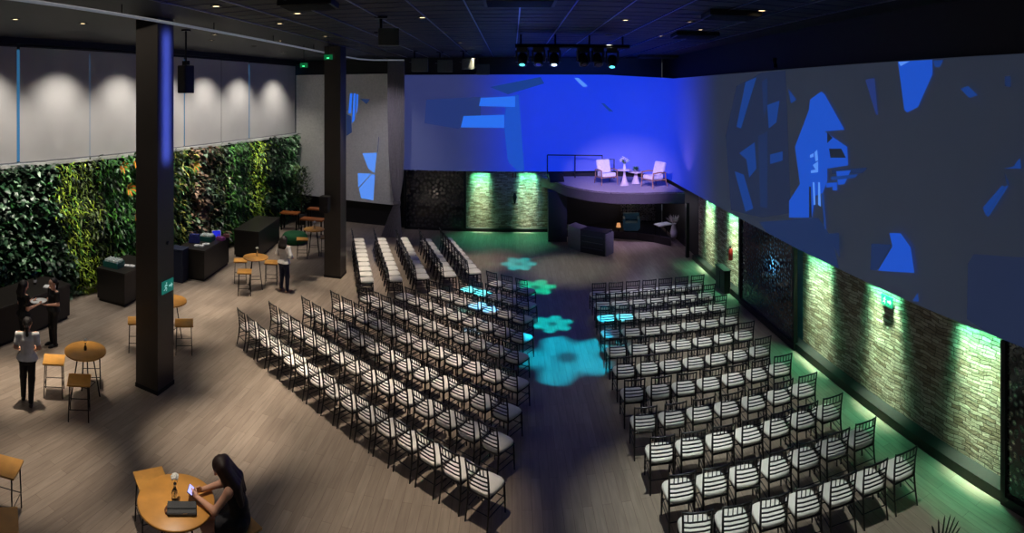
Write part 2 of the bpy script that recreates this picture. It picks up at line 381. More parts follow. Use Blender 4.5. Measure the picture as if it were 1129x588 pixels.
# ---------------------------------------------------------------- left wall: blinds, windows, living wall
BLF = M('grey_blind_fabric', (186, 184, 182), 0.85, noise=(2, 0.03))
WGL = M('window_daylight_glass', (70, 120, 160), 0.2, emit=((70, 140, 190), 0.4))
def yL(x, y=110): return on_wall('L', x, y).y
seams = [(-120, -75), (-73, 18.5), (21.8, 98.8), (99.3, 152), (152.6, 202.8), (203.8, 243.8), (244.2, 274.4), (275.2, 325.5)]
blind_labels = ['grey roller blind beyond the frame edge', 'grey roller blind beside the wide blue gap, nearest the frame edge', 'grey roller blind just past the wide blue gap, above the dark broadleaf plants',
  'grey roller blind above the orange flowers, beside the near black pillar', 'grey roller blind behind the near black pillar and hanging black loudspeaker',
  'narrow grey roller blind just past the hanging black loudspeaker', 'narrowest grey roller blind, second from the white panel', 'grey roller blind next to the white wall panel in the far corner']
for i, (xa, xb) in enumerate(seams):
    if i == 0: continue
    y0, y1 = yL(xa), yL(xb)
    p = wl('L', y0, 0.0); u = wl('L', y1, 0.0) - p
    t = thing('roller_blind', blind_labels[i], 'blind', p, math.atan2(u.y, u.x), 'grey roller blinds above the plant wall')
    ln = u.length; m2 = MB(); vs = []; n = 12
    for k in range(n + 1):
        for z in (4.04, 7.25): vs.append((ln * k / n, 0.008 * math.sin(k * 1.3), z))
    m2.add(vs, [(2 * k, 2 * k + 2, 2 * k + 3, 2 * k + 1) for k in range(n)], 0, True); m2.build('fabric', BLF, t)
    MB().tube([(0, 0, 7.29), (ln, 0, 7.29)], 0.045, 10).build('roller_tube', BLACK, t)
    MB().box((ln / 2, 0, 4.05), (ln, 0.025, 0.03)).build('bottom_bar', M('blind_bar', (120, 120, 124), 0.5), t)
for i, (xa, xb, z0) in enumerate([(-1, 40, 4.0), (180, 230, 4.0), (262, 290, 4.0), (318, 330, 4.0), (90, 108, 4.0)]):
    o = wall_slab('window_%d' % (i + 1), 'L', yL(xa), yL(xb), 4.05, 7.2, -0.2, WGL, thick=0.02); tag(o, kind='structure')
tag(wall_slab('trim_4', 'L', -2.4, 24.6, 7.33, 7.5, 0.15, BLACK, thick=0.3), kind='structure')

# living wall: leaves of many plants in drifting bands
leafm = []
for nm, c, r in [('broad_dark', (34, 66, 42), 0.35), ('deep', (22, 44, 24), 0.5), ('lime', (150, 178, 44), 0.5), ('olive', (70, 92, 30), 0.5), ('mid', (46, 104, 44), 0.4),
               ('pale', (118, 150, 120), 0.4), ('rust', (130, 104, 84), 0.5), ('bright', (76, 140, 46), 0.45), ('yellow', (150, 150, 60), 0.5)]:
    leafm.append(M('leaf_' + nm, c, r, noise=(3, 0.2)))
def zone(x, y):
    """mix of leaf kinds: (kind index, weight) by place along the planting bands"""
    d = x - max(0, (y - 205)) * 0.28
    if x < 58 and y > 200: return [(0, 5), (5, 1.4), (1, 3), (4, 1)], 'b'
    if x < 62: return [(0, 3), (1, 4), (5, .8)], 'b'
    if x < 64 + 0 and d < 58: return [(1, 4), (0, 2)], 'n'
    if d < 82 and d >= 55: return [(2, 6), (7, 2), (3, 1)], 'n'
    if d < 55: return [(0, 4), (5, 1.2), (1, 3)], 'b'
    if d < 108: return [(3, 5), (1, 2), (2, 1)], 'n'
    if x < 155: return [(4, 4), (7, 2.5), (1, 2), (5, .4)], 'l'
    if x < 212: return [(3, 3), (8, 1.4), (4, 2), (1, 2)], 'l'
    if x < 229: return [(6, 5), (5, 1), (1, 2)], 'b'
    if x < 252: return [(1, 4), (3, 2), (0, 1.5), (6, .4)], 'l'
    if x < 264: return [(7, 4), (4, 3), (1, 1)], 'l'
    if x < 276: return [(4, 3), (1, 3), (7, 1)], 'n'
    if x < 292: return [(2, 5), (7, 2), (3, 1)], 'n'
    if x < 302: return [(1, 5), (0, 2)], 'b'
    return [(4, 3), (0, 2), (5, 1.2), (1, 3)], 'l'
def px(X, Y, Z):
    return CX + F * math.atan2(X, Y), HY + F * (EYE - Z) / math.hypot(X, Y)
mb = MB(); nL = Vector((math.sin(WALLS['L'][0]), math.cos(WALLS['L'][0]), 0)); inward = -nL
along = (wl('L', 10) - wl('L', 5)).normalized()
y0, y1 = yL(-60), yL(326)
NLEAF = 17000
for i in range(NLEAF):
    Y = random.uniform(y0, y1); Z = random.uniform(0.05, 3.98); dep = random.uniform(0.0, 0.32) + 0.14 * math.sin(Y * 2.1 + Z * 1.7) * math.sin(Z * 2.3 - Y)
    p = wl('L', Y, max(-0.05, dep - 0.02)); p.z = Z
    x, y = px(p.x, p.y, Z); ks, typ = zone(x + random.gauss(0, 4), y + random.gauss(0, 5))
    r = random.uniform(0, sum(w for _, w in ks)); mi = ks[-1][0]
    for kk, w in ks:
        r -= w
        if r < 0: mi = kk; break
    if typ == 'b': ln, wd = random.uniform(.13, .27), random.uniform(.09, .17)
    elif typ == 'n': ln, wd = random.uniform(.14, .3), random.uniform(.025, .055)
    else: ln, wd = random.uniform(.16, .34), random.uniform(.045, .08)
    out = (inward * random.uniform(.3, 1.1) + along * random.gauss(0, .55) + Vector((0, 0, random.gauss(-.35 if typ != 'b' else -.1, .5)))).normalized()
    side = out.cross(Vector((0, 0, 1)) + along * random.gauss(0, .4)).normalized(); nrm = side.cross(out)
    m1 = p + out * ln * .5 + nrm * ln * .1; tip = p + out * ln - nrm * ln * .16
    q1 = p + out * ln * .22 + nrm * ln * .05; 
    mb.add([p, q1 - side * wd * .42, q1 + side * wd * .42, m1 - side * wd * .5 - nrm * wd * .1, m1 + side * wd * .5 - nrm * wd * .1, m1, tip],
           [(0, 1, 5, 2), (1, 3, 5), (2, 5, 4), (3, 6, 5), (5, 6, 4)], mi, True)
tag(mb.build('living_wall_foliage', leafm), 'dense living wall of green, lime and reddish foliage under the grey blinds', 'plants', kind='stuff')
# bromeliads with orange flower heads
def bromeliad(x, y, label):
    p = on_wall('L', x, y, 0.46); t = thing('bromeliad', label, 'flower', p, face_rz(inward.x, inward.y), 'orange flowers on the plant wall')
    m1 = MB(); m2 = MB()
    for k in range(14):
        a = 2 * PI * k / 14 + random.gauss(0, .15); l = random.uniform(.22, .36); d = Vector((math.cos(a), 0.75, math.sin(a))).normalized(); s = Vector((-math.sin(a), 0, math.cos(a)))
        q = (m1 if k % 2 else m2); w = .034
        q.add([s * -w, s * w, d * l * .6 + s * w, d * l * .6 - s * w, d * l + Vector((0, 0, -.06))], [(0, 1, 2, 3), (3, 2, 4)], 0, True)
    m1.build('leaf_rosette', leafm[7], t); m2.build('flower_head', M('orange_bract', (226, 122, 34), 0.5), t)
for x, y, l in [(134, 183, 'uppermost orange bromeliad flower on the plant wall by the near pillar'), (141, 207, 'largest orange bromeliad flower on the plant wall, beside the near pillar'),
                (149, 178, 'small orange bromeliad flower half behind the near pillar edge'), (150, 238, 'lowest orange bromeliad flower on the plant wall, at the near pillar edge'), (214, 182, 'yellow orange bromeliad just past the near pillar among rust leaves')]:
    bromeliad(x, y, l)

# ---------------------------------------------------------------- pillars
COLM = M('bronze_black_cladding', (66, 60, 54), 0.42, metal=0.1, noise=(1.0, 0.2))
def pillar(x, y, w, d, label):
    t = thing('pillar', label, 'pillar', (x, y, 0)); t['kind'] = 'thing'
    MB().box((0, 0, CEIL / 2 - .005), (w, d, CEIL - .01)).build('shaft', COLM, t, bevel=.008)
    MB().box((0, 0, .04), (w + .02, d + .02, .08)).build('plinth', BLACK, t)
    return t
PA = (-6.80, 8.83); PB = (-5.70, 16.93)
pillar(PA[0], PA[1], .56, .55, 'near black square pillar rising among the wooden tables, green exit sign on it')
pillar(PB[0], PB[1], .56, .6, 'far black square pillar standing beside the far chair block, small speaker on it')

# signs
TEAL = M('exit_sign_green', (20, 120, 96), 0.4, emit=((24, 120, 110), 0.5)); SIGNW = M('sign_white', (225, 240, 235), 0.5, emit=((150, 220, 210), 0.5))
def running_man(mb, s, mi=0):
    # local x right, z up, y = -out
    def bar(a, b, w):
        a = Vector((a[0], 0, a[1])) * s; b = Vector((b[0], 0, b[1])) * s; d = (b - a).normalized(); n = Vector((-d.z, 0, d.x)) * w * s / 2
        mb.add([a - n, b - n, b + n, a + n], [(0, 1, 2, 3)], mi)
    bar((-.02, .05), (.06, .28), .11); bar((-.02, .06), (.12, -.1), .08); bar((.12, -.1), (.08, -.3), .07); bar((-.02, .04), (-.1, -.14), .08); bar((-.1, -.14), (-.28, -.16), .07)
    bar((.05, .26), (.2, .14), .055); bar((.2, .14), (.27, .2), .05); bar((.05, .26), (-.12, .22), .055); bar((-.12, .22), (-.17, .1), .05)
    c = Vector((.1, 0, .38)) * s; mb.add([c + Vector((math.cos(a), 0, math.sin(a))) * .07 * s for a in [2 * PI * k / 12 for k in range(12)]], [tuple(range(12))], mi)
def exit_sign(label, loc, rz, w=.4, h=.26):
    t = thing('exit_sign', label, 'sign', loc, rz)
    MB().box((0, 0, 0), (w, .02, h)).build('sign_plate', TEAL, t)
    mb = MB(); running_man(mb, h * .95); mb.v = [(v[0] - w * .2, -.0125, v[2] - h * .04) for v in mb.v]
    mb.build('pictogram', SIGNW, t); mb = MB()
    mb.add([(w * .08, -.0125, -.02), (w * .3, -.0125, -.02), (w * .3, -.0125, .02), (w * .08, -.0125, .02)], [(0, 1, 2, 3)])
    mb.add([(w * .28, -.0125, -.055), (w * .42, -.0125, 0), (w * .28, -.0125, .055)], [(0, 1, 2)])
    mb.build('arrow', SIGNW, t)
# column A, +X face
exit_sign('green exit sign with running figure and arrow on the near black pillar', (PA[0] + .295, PA[1] + .04, 2.08), PI / 2, .38, .25)
MB().lathe([(0, 0), (.045, 0), (.045, .03), (.0, .03)], n=16).build('call_button', M('dark_plastic', (10, 10, 12), .4))
o = bpy.data.objects['call_button']; o.location = (PA[0] + .28, PA[1] + .05, 2.95); o.rotation_euler = (0, PI / 2, 0); tag(o, 'small round black button on the near pillar above the exit sign', 'button')
p = on_wall('R', 978, 332, -.20); exit_sign('green exit sign mounted on the stone wall under the projection screen', (p.x, p.y, p.z), -PI / 2 + 0.009, .32, .19)
# speaker on pillar B
def loudspeaker(name, label, loc, rz, w, d, h, group=None):
    t = thing(name, label, 'speaker', loc, rz, group)
    MB().box((0, 0, h / 2), (w, d, h)).build('cabinet', M('speaker_black', (14, 14, 15), .6), t, bevel=.012)
    MB().box((0, -d / 2 - .004, h / 2), (w * .88, .012, h * .92)).build('grille', M('speaker_grille', (30, 30, 32), .8, bump=(220, .5)), t)
    m = MB(); m.tube([(0, d / 2, h * .5), (0, d / 2 + .12, h * .5)], .025, 8); m.build('bracket', IRON, t)
    return t
loudspeaker('wall_speaker', 'small black speaker box on the side of the far pillar', (PB[0] - .18, PB[1] - .50, 2.15), 0.0, .3, .28, .52)
# hanging column loudspeaker
hx, hy, _ = at(205, 60, 0) if False else (0, 0, 0)
D = 13.0; t_ = (205 - CX) / F
t = thing('hanging_loudspeaker', 'black loudspeaker hanging from the ceiling before the grey blinds', 'speaker', (D * math.sin(t_), D * math.cos(t_), 5.98), -.2)
MB().box((0, 0, .33), (.27, .3, .66)).build('cabinet', M('speaker_black2', (14, 14, 15), .6), t, bevel=.015)
MB().box((0, -.155, .33), (.24, .012, .6)).build('grille', M('speaker_grille', (30, 30, 32)), t)
m = MB(); m.tube([(0, 0, .66), (0, 0, CEIL - 5.98)], .022, 8); m.box((0, 0, .72), (.2, .06, .1)); m.box((0, 0, CEIL - 5.98 - .02), (.16, .16, .04)); m.build('hanging_pole', IRON, t)

# ---------------------------------------------------------------- chairs
def make_chair(label):
    t = thing('banquet_chair', label, 'chair')
    # cushion: wider at front, domed
    n = 28; ring = []
    for k in range(n):
        a = 2 * PI * k / n; cx, sy = math.cos(a), math.sin(a); e = 0.55
        x = math.copysign(abs(cx) ** e, cx); y = math.copysign(abs(sy) ** e, sy)
        ring.append((x * (.206 + .020 * y), y * .212 + .012))
    mb = MB(); vs = []
    prof = [(0.97, .430), (1.0, .438), (1.0, .458), (.96, .474), (.80, .484), (.45, .489)]
    for sc, z in prof: vs += [(x * sc, y * sc, z) for x, y in ring]
    fs = [(i * n + j, i * n + (j + 1) % n, (i + 1) * n + (j + 1) % n, (i + 1) * n + j) for i in range(len(prof) - 1) for j in range(n)]
    fs += [tuple(reversed(range(n))), tuple(range((len(prof) - 1) * n, len(prof) * n))]
    mb.add(vs, fs, 0, True); mb.build('seat_cushion', CUSH, t)
    m = MB()
    for a, b in (((-.195, .19), (.195, .19)), ((-.195, .19), (-.175, -.19)), ((.195, .19), (.175, -.19)), ((-.175, -.19), (.175, -.19))):
        m.tube([(a[0], a[1], .415), (b[0], b[1], .415)], .017, 6)
    m.build('seat_frame', CHAIRB, t)
    for s in (-1, 1):
        MB().tube([(s * .19, .185, .43), (s * .195, .195, .22), (s * .2, .2, 0)], [.016, .0165, .012], 6).build('leg', CHAIRB, t)
    for s in (-1, 1):
        MB().tube([(s * .185, -.25, 0), (s * .178, -.2, .25), (s * .175, -.185, .43), (s * .178, -.202, .64), (s * .184, -.245, .87)], [.012, .016, .017, .0155, .013], 6).build('leg', CHAIRB, t)
    m = MB()
    yb = lambda z: -.185 - .06 * max(0, (z - .43) / .44) ** 1.4
    for z, r in ((.855, .0135), (.725, .010), (.655, .010), (.59, .010), (.53, .010)):
        m.tube([(-.178, yb(z), z), (-.09, yb(z) - .016, z), (.09, yb(z) - .016, z), (.178, yb(z), z)], r, 6)
    for k in range(5):
        x = -.12 + .06 * k; m.tube([(x, yb(.725) - .014, .725), (x, yb(.85) - .015, .85)], .0075, 5)
    m.build('backrest', CHAIRB, t)
    m = MB()
    for z in (.17, .27):
        for s in (-1, 1): m.tube([(s * .195, .19, z), (s * .18, -.21, z)], .0085, 5)
    m.tube([(-.195, .195, .22), (.195, .195, .22)], .0085, 5); m.tube([(-.18, -.215, .2), (.18, -.215, .2)], .0085, 5)
    m.build('stretcher', CHAIRB, t)
    return t
ORD = ['', 'first', 'second', 'third', 'fourth', 'fifth', 'sixth', 'seventh', 'eighth', 'ninth', 'tenth', 'eleventh', 'twelfth', 'thirteenth', 'fourteenth', 'fifteenth']
proto = [None]
def place_chair(x, y, rz, label, group):
    rz += random.gauss(0, .025)
    if proto[0] is None:
        c = make_chair(label); c.location = (x, y, 0); c.rotation_euler.z = rz; c['group'] = group; proto[0] = c
    else:
        dup(proto[0], (x, y, 0), rz, label, group)
LEFT = [(-5.98, 11.44, -0.37, 7.7, 15), (-5.49, 12.15, -0.24, 8.61, 14), (-4.89, 12.8, -0.1, 9.44, 13), (-4.33, 13.42, 0.06, 10.35, 12), (-3.8, 14.09, 0.09, 11.38, 11),
        (-2.91, 14.47, 0.21, 12.28, 9), (-2.06, 14.87, 0.25, 13.29, 7), (-1.22, 15.23, 0.38, 14.15, 5), (-0.44, 15.72, 0.39, 15.15, 3)]
for ri, (xa, ya, xb, yb_, n) in enumerate(LEFT):
    u = Vector((xb - xa, yb_ - ya)).normalized(); rz = face_rz(-u.y, u.x)
    for k in range(n):   # from the aisle outward
        f = k / (n - 1); x, y = xb + (xa - xb) * f, yb_ + (ya - yb_) * f
        row = 'nearest' if ri == 0 else ORD[ri + 1] + '-nearest'
        place_chair(x, y, rz, f'black slat-back chair with white cushion, {ORD[k+1]} from the aisle, {row} row of the angled block', 'chairs of the angled block')
RIGHT = [(2.28, 6.52, 5.2, 6.08), (2.28, 7.22, 5.17, 7.01), (2.24, 8.06, 5.14, 7.89), (2.18, 8.86, 5.14, 8.72), (2.19, 9.73, 5.11, 9.59), (2.21, 10.58, 5.08, 10.45), (2.22, 11.41, 5.1, 11.29),
         (2.25, 12.26, 5.11, 12.16), (2.29, 13.1, 5.13, 12.99), (2.34, 13.92, 5.15, 13.84), (2.34, 14.7, 5.12, 14.64)]
for ri, (xa, ya, xb, yb_) in enumerate(RIGHT):
    u = Vector((xb - xa, yb_ - ya)).normalized(); rz = face_rz(-u.y, u.x)
    for k in range(7):
        f = k / 6; row = 'nearest' if ri == 0 else ORD[ri + 1] + '-nearest'
        place_chair(xa + (xb - xa) * f, ya + (yb_ - ya) * f, rz, f'black slat-back chair with white cushion, {ORD[k+1]} from the aisle, {row} row of the stone-wall block', 'chairs of the stone-wall block')
FARL = [(-5.69, 19.6, -4.26, 15.51, 10), (-4.9, 19.85, -3.46, 15.8, 10), (-4.1, 20.09, -2.71, 16.14, 10), (-3.2, 20.07, -1.93, 16.45, 9), (-2.45, 20.36, -1.2, 16.79, 9)]
for ri, (xa, ya, xb, yb_, n) in enumerate(FARL):
    u = Vector((xb - xa, yb_ - ya)).normalized(); rz = face_rz(-u.y, u.x)
    for k in range(n):
        f = k / (n - 1); place_chair(xb + (xa - xb) * f, yb_ + (ya - yb_) * f, rz, f'black chair, white cushion, {ORD[k+1]} from near end, {ORD[ri+1]} row from the far pillar, curtain block', 'chairs of the curtain block')

# ---------------------------------------------------------------- wooden tables and stools
def make_table(label, loc, r, rz):
    t = thing('round_table', label, 'table', (loc[0], loc[1], 0), rz, 'round wooden tables')
    MB().lathe([(0, .915), (r - .02, .915), (r, .922), (r, .942), (r - .008, .95), (0, .95)], n=40).build('tabletop', WOODT, t)
    m = MB(); m.box((0, 0, .9), (r * .9, .05, .025)); m.box((0, 0, .9), (.05, r * .9, .025)); m.build('under_frame', IRON, t)
    for k in range(4):
        a = PI / 4 + k * PI / 2; c, s = math.cos(a), math.sin(a)
        MB().tube([(c * .14, s * .14, .9), (c * r * .72, s * r * .72, 0)], .013, 7).build('leg', IRON, t)
    m = MB(); q = [(math.cos(PI / 4 + k * PI / 2) * r * .5, math.sin(PI / 4 + k * PI / 2) * r * .5, .3) for k in range(5)]
    m.tube(q, .008, 6); m.build('stretcher', IRON, t)
    return t
def make_stool(label, loc, rz, group='square wooden bar stools'):
    t = thing('bar_stool', label, 'stool', (loc[0], loc[1], 0), rz, group)
    m = MB(); n = 8; w, d = .212, .205; vs = []
    for i in range(n + 1):
        y = -d + 2 * d * i / n; dip = .014 * math.cos(PI * y / d / 2) - .0
        for x in (-w, w): vs += [(x, y, .682 - dip), (x, y, .655 - dip)]
    fs = []
    for i in range(n):
        a = 4 * i; fs += [(a, a + 4, a + 6, a + 2), (a + 1, a + 3, a + 7, a + 5), (a, a + 1, a + 5, a + 4), (a + 2, a + 6, a + 7, a + 3)]
    fs += [(0, 2, 3, 1), (4 * n, 4 * n + 1, 4 * n + 3, 4 * n + 2)]
    m.add(vs, fs); m.build('seat', WOODS, t)
    for sx in (-1, 1):
        for sy in (-1, 1):
            MB().tube([(sx * .165, sy * .165, .65), (sx * .185, sy * .185, 0)], .0105, 7).build('leg', IRON, t)
    for z, k in ((.22, .179),):
        m = MB(); m.tube([(-k, -k, z), (k, -k, z), (k, k, z), (-k, k, z), (-k, -k, z)], .008, 6); m.build('footrest', IRON, t)
    m = MB(); m.tube([(-.165, -.165, .64), (.165, -.165, .64), (.165, .165, .64), (-.165, .165, .64), (-.165, -.165, .64)], .01, 6); m.build('seat_frame', IRON, t)
    return t
T1 = (-7.52, 7.54); T2 = (-3.9, 5.49); T3 = (-7.75, 10.68); T4 = (-7.58, 14.88); T5 = (-7.16, 18.8); T6 = (-6.05, 3.85)
make_table('round honey wood table near the woman in the white tee, bottle vase on it', T1, .41, .25)
make_table('largest round wood table, where the seated woman uses her phone', T2, .48, .4)
make_table('round wood table mostly hidden behind the near black pillar', T3, .40, .1)
make_table('round wood table beside the woman in the white blouse and jeans', T4, .39, .5)
make_table('round wood table beside the far black pillar', T5, .38, .3)
make_table('round wood table cut by the lower frame edge', T6, .44, .3)
make_stool('square wood stool between the woman in the white tee and the bottle vase table', (-8.08, 7.22), .75)
make_stool('square wood stool nearest the camera at the bottle vase table', (-7.19, 7.05), .72)
make_stool('square wood stool tucked behind the bottle vase table', (-7.82, 8.02), .75)
make_stool('square wood stool across from the seated woman, behind the largest table', (-4.60, 5.90), .95)
SEAT1 = (-3.22, 5.86); make_stool('square wood stool carrying the woman in black', SEAT1, 1.1)
make_stool('square wood stool peeking out just past the near pillar', (-7.13, 10.36), .6)
make_stool('square wood stool half hidden at the near pillar on the bar side', (-8.08, 9.80), .7)
make_stool('square wood stool nearest the camera at the table by the blouse woman', (-7.64, 14.27), .45)
make_stool('square wood stool on the bar side of the table by the blouse woman', (-8.26, 15.15), .5)
make_stool('square wood stool tucked behind the blouse woman', (-7.30, 15.42), .35)
make_stool('square wood stool on the bar side of the table by the far pillar', (-7.42, 18.3), .35)
make_stool('square wood stool between the far pillar and its table', (-6.72, 18.9), .35)
make_stool('square wood stool behind the table cut by the lower frame edge', (-6.22, 4.62), .55)
make_stool('square wood stool in the lower corner below the cut table', (-5.46, 4.0), .95)

GLASS = M('clear_glass', (235, 240, 240), .05, trans=.9, spec=.6)
PETAL = M('white_petal', (240, 238, 228), .6); STEM = M('green_stem', (50, 80, 40), .6)
def bud_vase(label, x, y, z, s=1.0, dark=False):
    t = thing('bud_vase', label, 'vase', (x, y, z))
    MB().lathe([(.001, 0), (.03 * s, 0), (.034 * s, .02), (.032 * s, .07 * s), (.013 * s, .11 * s), (.012 * s, .15 * s), (.016 * s, .155 * s)], n=16).build('bottle', M('brown_glass', (50, 36, 24), .1) if dark else GLASS, t)
    m = MB(); m.tube([(0, 0, .02), (.004, 0, .2 * s)], .003, 5); m.tube([(0, 0, .1 * s), (.03 * s, .01, .19 * s)], .003, 5); m.build('stem', STEM, t)
    m = MB()
    for k in range(16):
        a = k * 2.4; r = .034 * s * math.sqrt(k / 16); c = (r * math.cos(a) + .004, r * math.sin(a), .215 * s + .025 * s * (1 - k / 16))
        m.lathe([(0, -.018 * s), (.014 * s, -.008 * s), (.016 * s, .006 * s), (0, .018 * s)], c, 7)
    m.build('blossom', PETAL, t)
bud_vase('slim brown bottle vase on the table by the woman in the white tee', T1[0], T1[1], .95, .9, True)
p = at(193, 552, .95); bud_vase('clear vase with white flower on the largest table', p[0] - .02, p[1] + .02, .95, 1.25)
bud_vase('small white flower vase on the table by the blouse woman', T4[0] + .0, T4[1] + .1, .95, 1.1)
bud_vase('small white flower vase on the table by the far pillar', T5[0], T5[1] + .05, .95, 1.1)
# clutch bag on T2
p = at(200.5, 562, .97); t = thing('clutch_bag', 'dark grey clutch bag lying on the largest wooden table', 'bag', (p[0], p[1], .95), .6)
BAGM = M('grey_bag_fabric', (62, 64, 66), .8, bump=(150, .3))
MB().box((0, 0, .024), (.36, .19, .045)).build('bag_body', BAGM, t, bevel=.018)
MB().box((0, .03, .052), (.35, .12, .012), rx=-.05).build('flap', BAGM, t, bevel=.005)
MB().tube([(-.15, -.06, .02), (-.19, -.05, .015), (-.20, 0, .012), (-.185, .05, .015), (-.15, .06, .02)], .012, 7).build('strap', M('brown_leather', (104, 62, 38), .6), t)
MB().box((.04, -.088, .03), (.05, .008, .02)).build('clasp', M('brass', (180, 150, 90), .35, metal=.9), t)

# ---------------------------------------------------------------- bars along the plant wall
BARM = M('black_bar_panel', (24, 22, 21), .45, noise=(2, .12)); BART = M('dark_bar_top', (38, 35, 32), .35)
def bar_counter(label, c, sx, sy, h, rz):
    t = thing('bar_counter', label, 'bar', (c[0], c[1], 0), rz)
    MB().box((0, 0, .04), (sx - .08, sy - .08, .08)).build('plinth', BLACK, t)
    MB().box((0, 0, (.08 + h - .05) / 2), (sx, sy, h - .13)).build('body', BARM, t, bevel=.006)
    MB().box((0, 0, h - .025), (sx + .03, sy + .03, .05)).build('countertop', BART, t, bevel=.006)
    return t
bar_counter('long black bar counter behind the two women in black', (-10.85, 7.7), 1.0, 4.4, .92, .06)
bar_counter('small black bar counter with teal glass crate, beside the near pillar', (-10.45, 12.15), .95, 1.5, .95, .12)
bar_counter('black bar counter carrying the blue bags and lit tablet', (-9.80, 15.45), .95, 1.95, .98, .11)
bar_counter('empty black bar counter beneath the lime plants, behind the blouse woman', (-9.35, 18.55), .95, 2.4, 1.0, .11)
TEALC = M('teal_crate', (28, 92, 84), .5); 
def glass_crate(label, x, y, z, rz, w=.5, d=.36):
    t = thing('glass_crate', label, 'crate', (x, y, z), rz)
    m = MB()
    for sx in (-1, 1): m.box((sx * w / 2, 0, .08), (.02, d, .16))
    for sy in (-1, 1): m.box((0, sy * d / 2, .08), (w, .02, .16))
    m.box((0, 0, .01), (w, d, .02)); m.build('crate_box', TEALC, t)
    m = MB()
    for i in range(5):
        for j in range(4):
            m.lathe([(.03, 0), (.036, .16), (.03, .2), (.0, .2)], (-w / 2 + .06 + i * (w - .12) / 4, -d / 2 + .05 + j * (d - .1) / 3, .02), 10)
    tag(m.build('glasses', M('milky_glass', (210, 222, 220), .25, trans=.3), t), 'upturned pale glasses', kind='stuff')
glass_crate('teal crate of upturned glasses on the small bar by the near pillar', -10.55, 11.75, .95, .12)
glass_crate('teal crate of upturned glasses on the bar beside the lit tablet', -9.8, 15.62, .98, .11, .44, .34)
def paper_stack(label, x, y, z, rz, w, d, h):
    t = thing('napkin_stack', label, 'napkins', (x, y, z), rz)
    m = MB()
    for k in range(4): m.box((random.gauss(0, .006), random.gauss(0, .006), h * (k + .5) / 4), (w, d, h / 4 * .92), random.gauss(0, .05))
    m.build('sheets', WHITE, t); MB().box((0, 0, h * .55), (w * .16, d * 1.02, h * 1.05)).build('paper_band', M('paper_band', (170, 176, 180), .7), t)
paper_stack('white napkin stack on the small bar by the near pillar', -10.2, 12.05, .95, .4, .3, .14, .03)
paper_stack('white napkin stack at the front corner of the blue bag bar', -9.62, 14.85, .98, .3, .3, .16, .05)
paper_stack('second napkin stack behind the front one on the blue bag bar', -9.55, 15.15, .98, .7, .22, .14, .04)
paper_stack('white menu stack at the end of the long bar', -10.62, 9.35, .92, .5, .34, .2, .03)
def tote(label, x, y, z, rz, mat, w=.36, d=.2, h=.3):
    t = thing('tote_bag', label, 'bag', (x, y, z), rz)
    m = MB(); m.add([(-w / 2, -d / 2, 0), (w / 2, -d / 2, 0), (w / 2, d / 2, 0), (-w / 2, d / 2, 0), (-w * .45, -d * .36, h), (w * .45, -d * .42, h * .96), (w * .44, d * .4, h), (-w * .46, d * .42, h * .94)],
       [(3, 2, 1, 0), (0, 1, 5, 4), (1, 2, 6, 5), (2, 3, 7, 6), (3, 0, 4, 7), (4, 5, 6, 7)]); m.build('bag_body', mat, t, bevel=.02)
    m = MB(); m.tube([(-w * .2, -d * .4, h), (-w * .15, -d * .4, h + .09), (w * .15, -d * .4, h + .09), (w * .2, -d * .4, h)], .01, 6); m.build('handle', mat, t)
BLUEB = M('navy_bag', (26, 36, 110), .7); NAVY = M('dark_navy', (16, 28, 56), .6)
tote('bright navy bag on the bar behind the teal crate', -10.0, 15.15, .98, .3, BLUEB)
tote('magenta cloth bag beside the lit tablet on the bar', -9.42, 15.88, .98, -.2, M('magenta_cloth', (120, 50, 120), .8), .3, .2, .12)
tote('brown cloth bag at the far end of the blue bag bar', -9.42, 16.28, .98, .5, M('brown_cloth', (110, 62, 66), .8), .22, .16, .12)
t = thing('tablet', 'small tablet with lit blue screen standing on the bar', 'tablet', (-9.72, 16.1, .98), .75)
MB().box((0, 0, .13), (.32, .015, .24), rx=-.2).build('tablet_case', WHITE, t)
MB().box((0, -.010, .13), (.28, .012, .20), rx=-.2).build('tablet_screen', M('tablet_blue', (10, 20, 160), .3, emit=((30, 40, 190), 1.0)), t)
MB().box((0, .07, .05), (.1, .12, .01), rx=.6).build('stand', IRON, t)
# navy cooler box beside bar 3
t = thing('cooler_box', 'dark navy upright box standing at the near end of the blue bag bar', 'box', (-9.98, 14.2, 0), .11)
MB().box((0, 0, .50), (.5, .42, 1.0)).build('box_body', NAVY, t, bevel=.02)
MB().box((0, 0, 1.025), (.53, .45, .05)).build('box_lid', NAVY, t, bevel=.015)
# dark bottle on the end of the long bar
for k, (x, y) in enumerate([(-11.05, 9.2), (-11.15, 8.8)]):
    t = thing('wine_bottle', ['dark bottle nearest the end of the long bar', 'dark bottle second from the end of the long bar'][k], 'bottle', (x, y, .92))
    MB().lathe([(.001, 0), (.038, 0), (.038, .18), (.014, .24), (.014, .3)], n=14).build('bottle_glass', M('bottle_green', (20, 34, 22), .12), t)
    MB().lathe([(.039, .06), (.039, .13)], n=14).build('paper_label', WHITE, t)

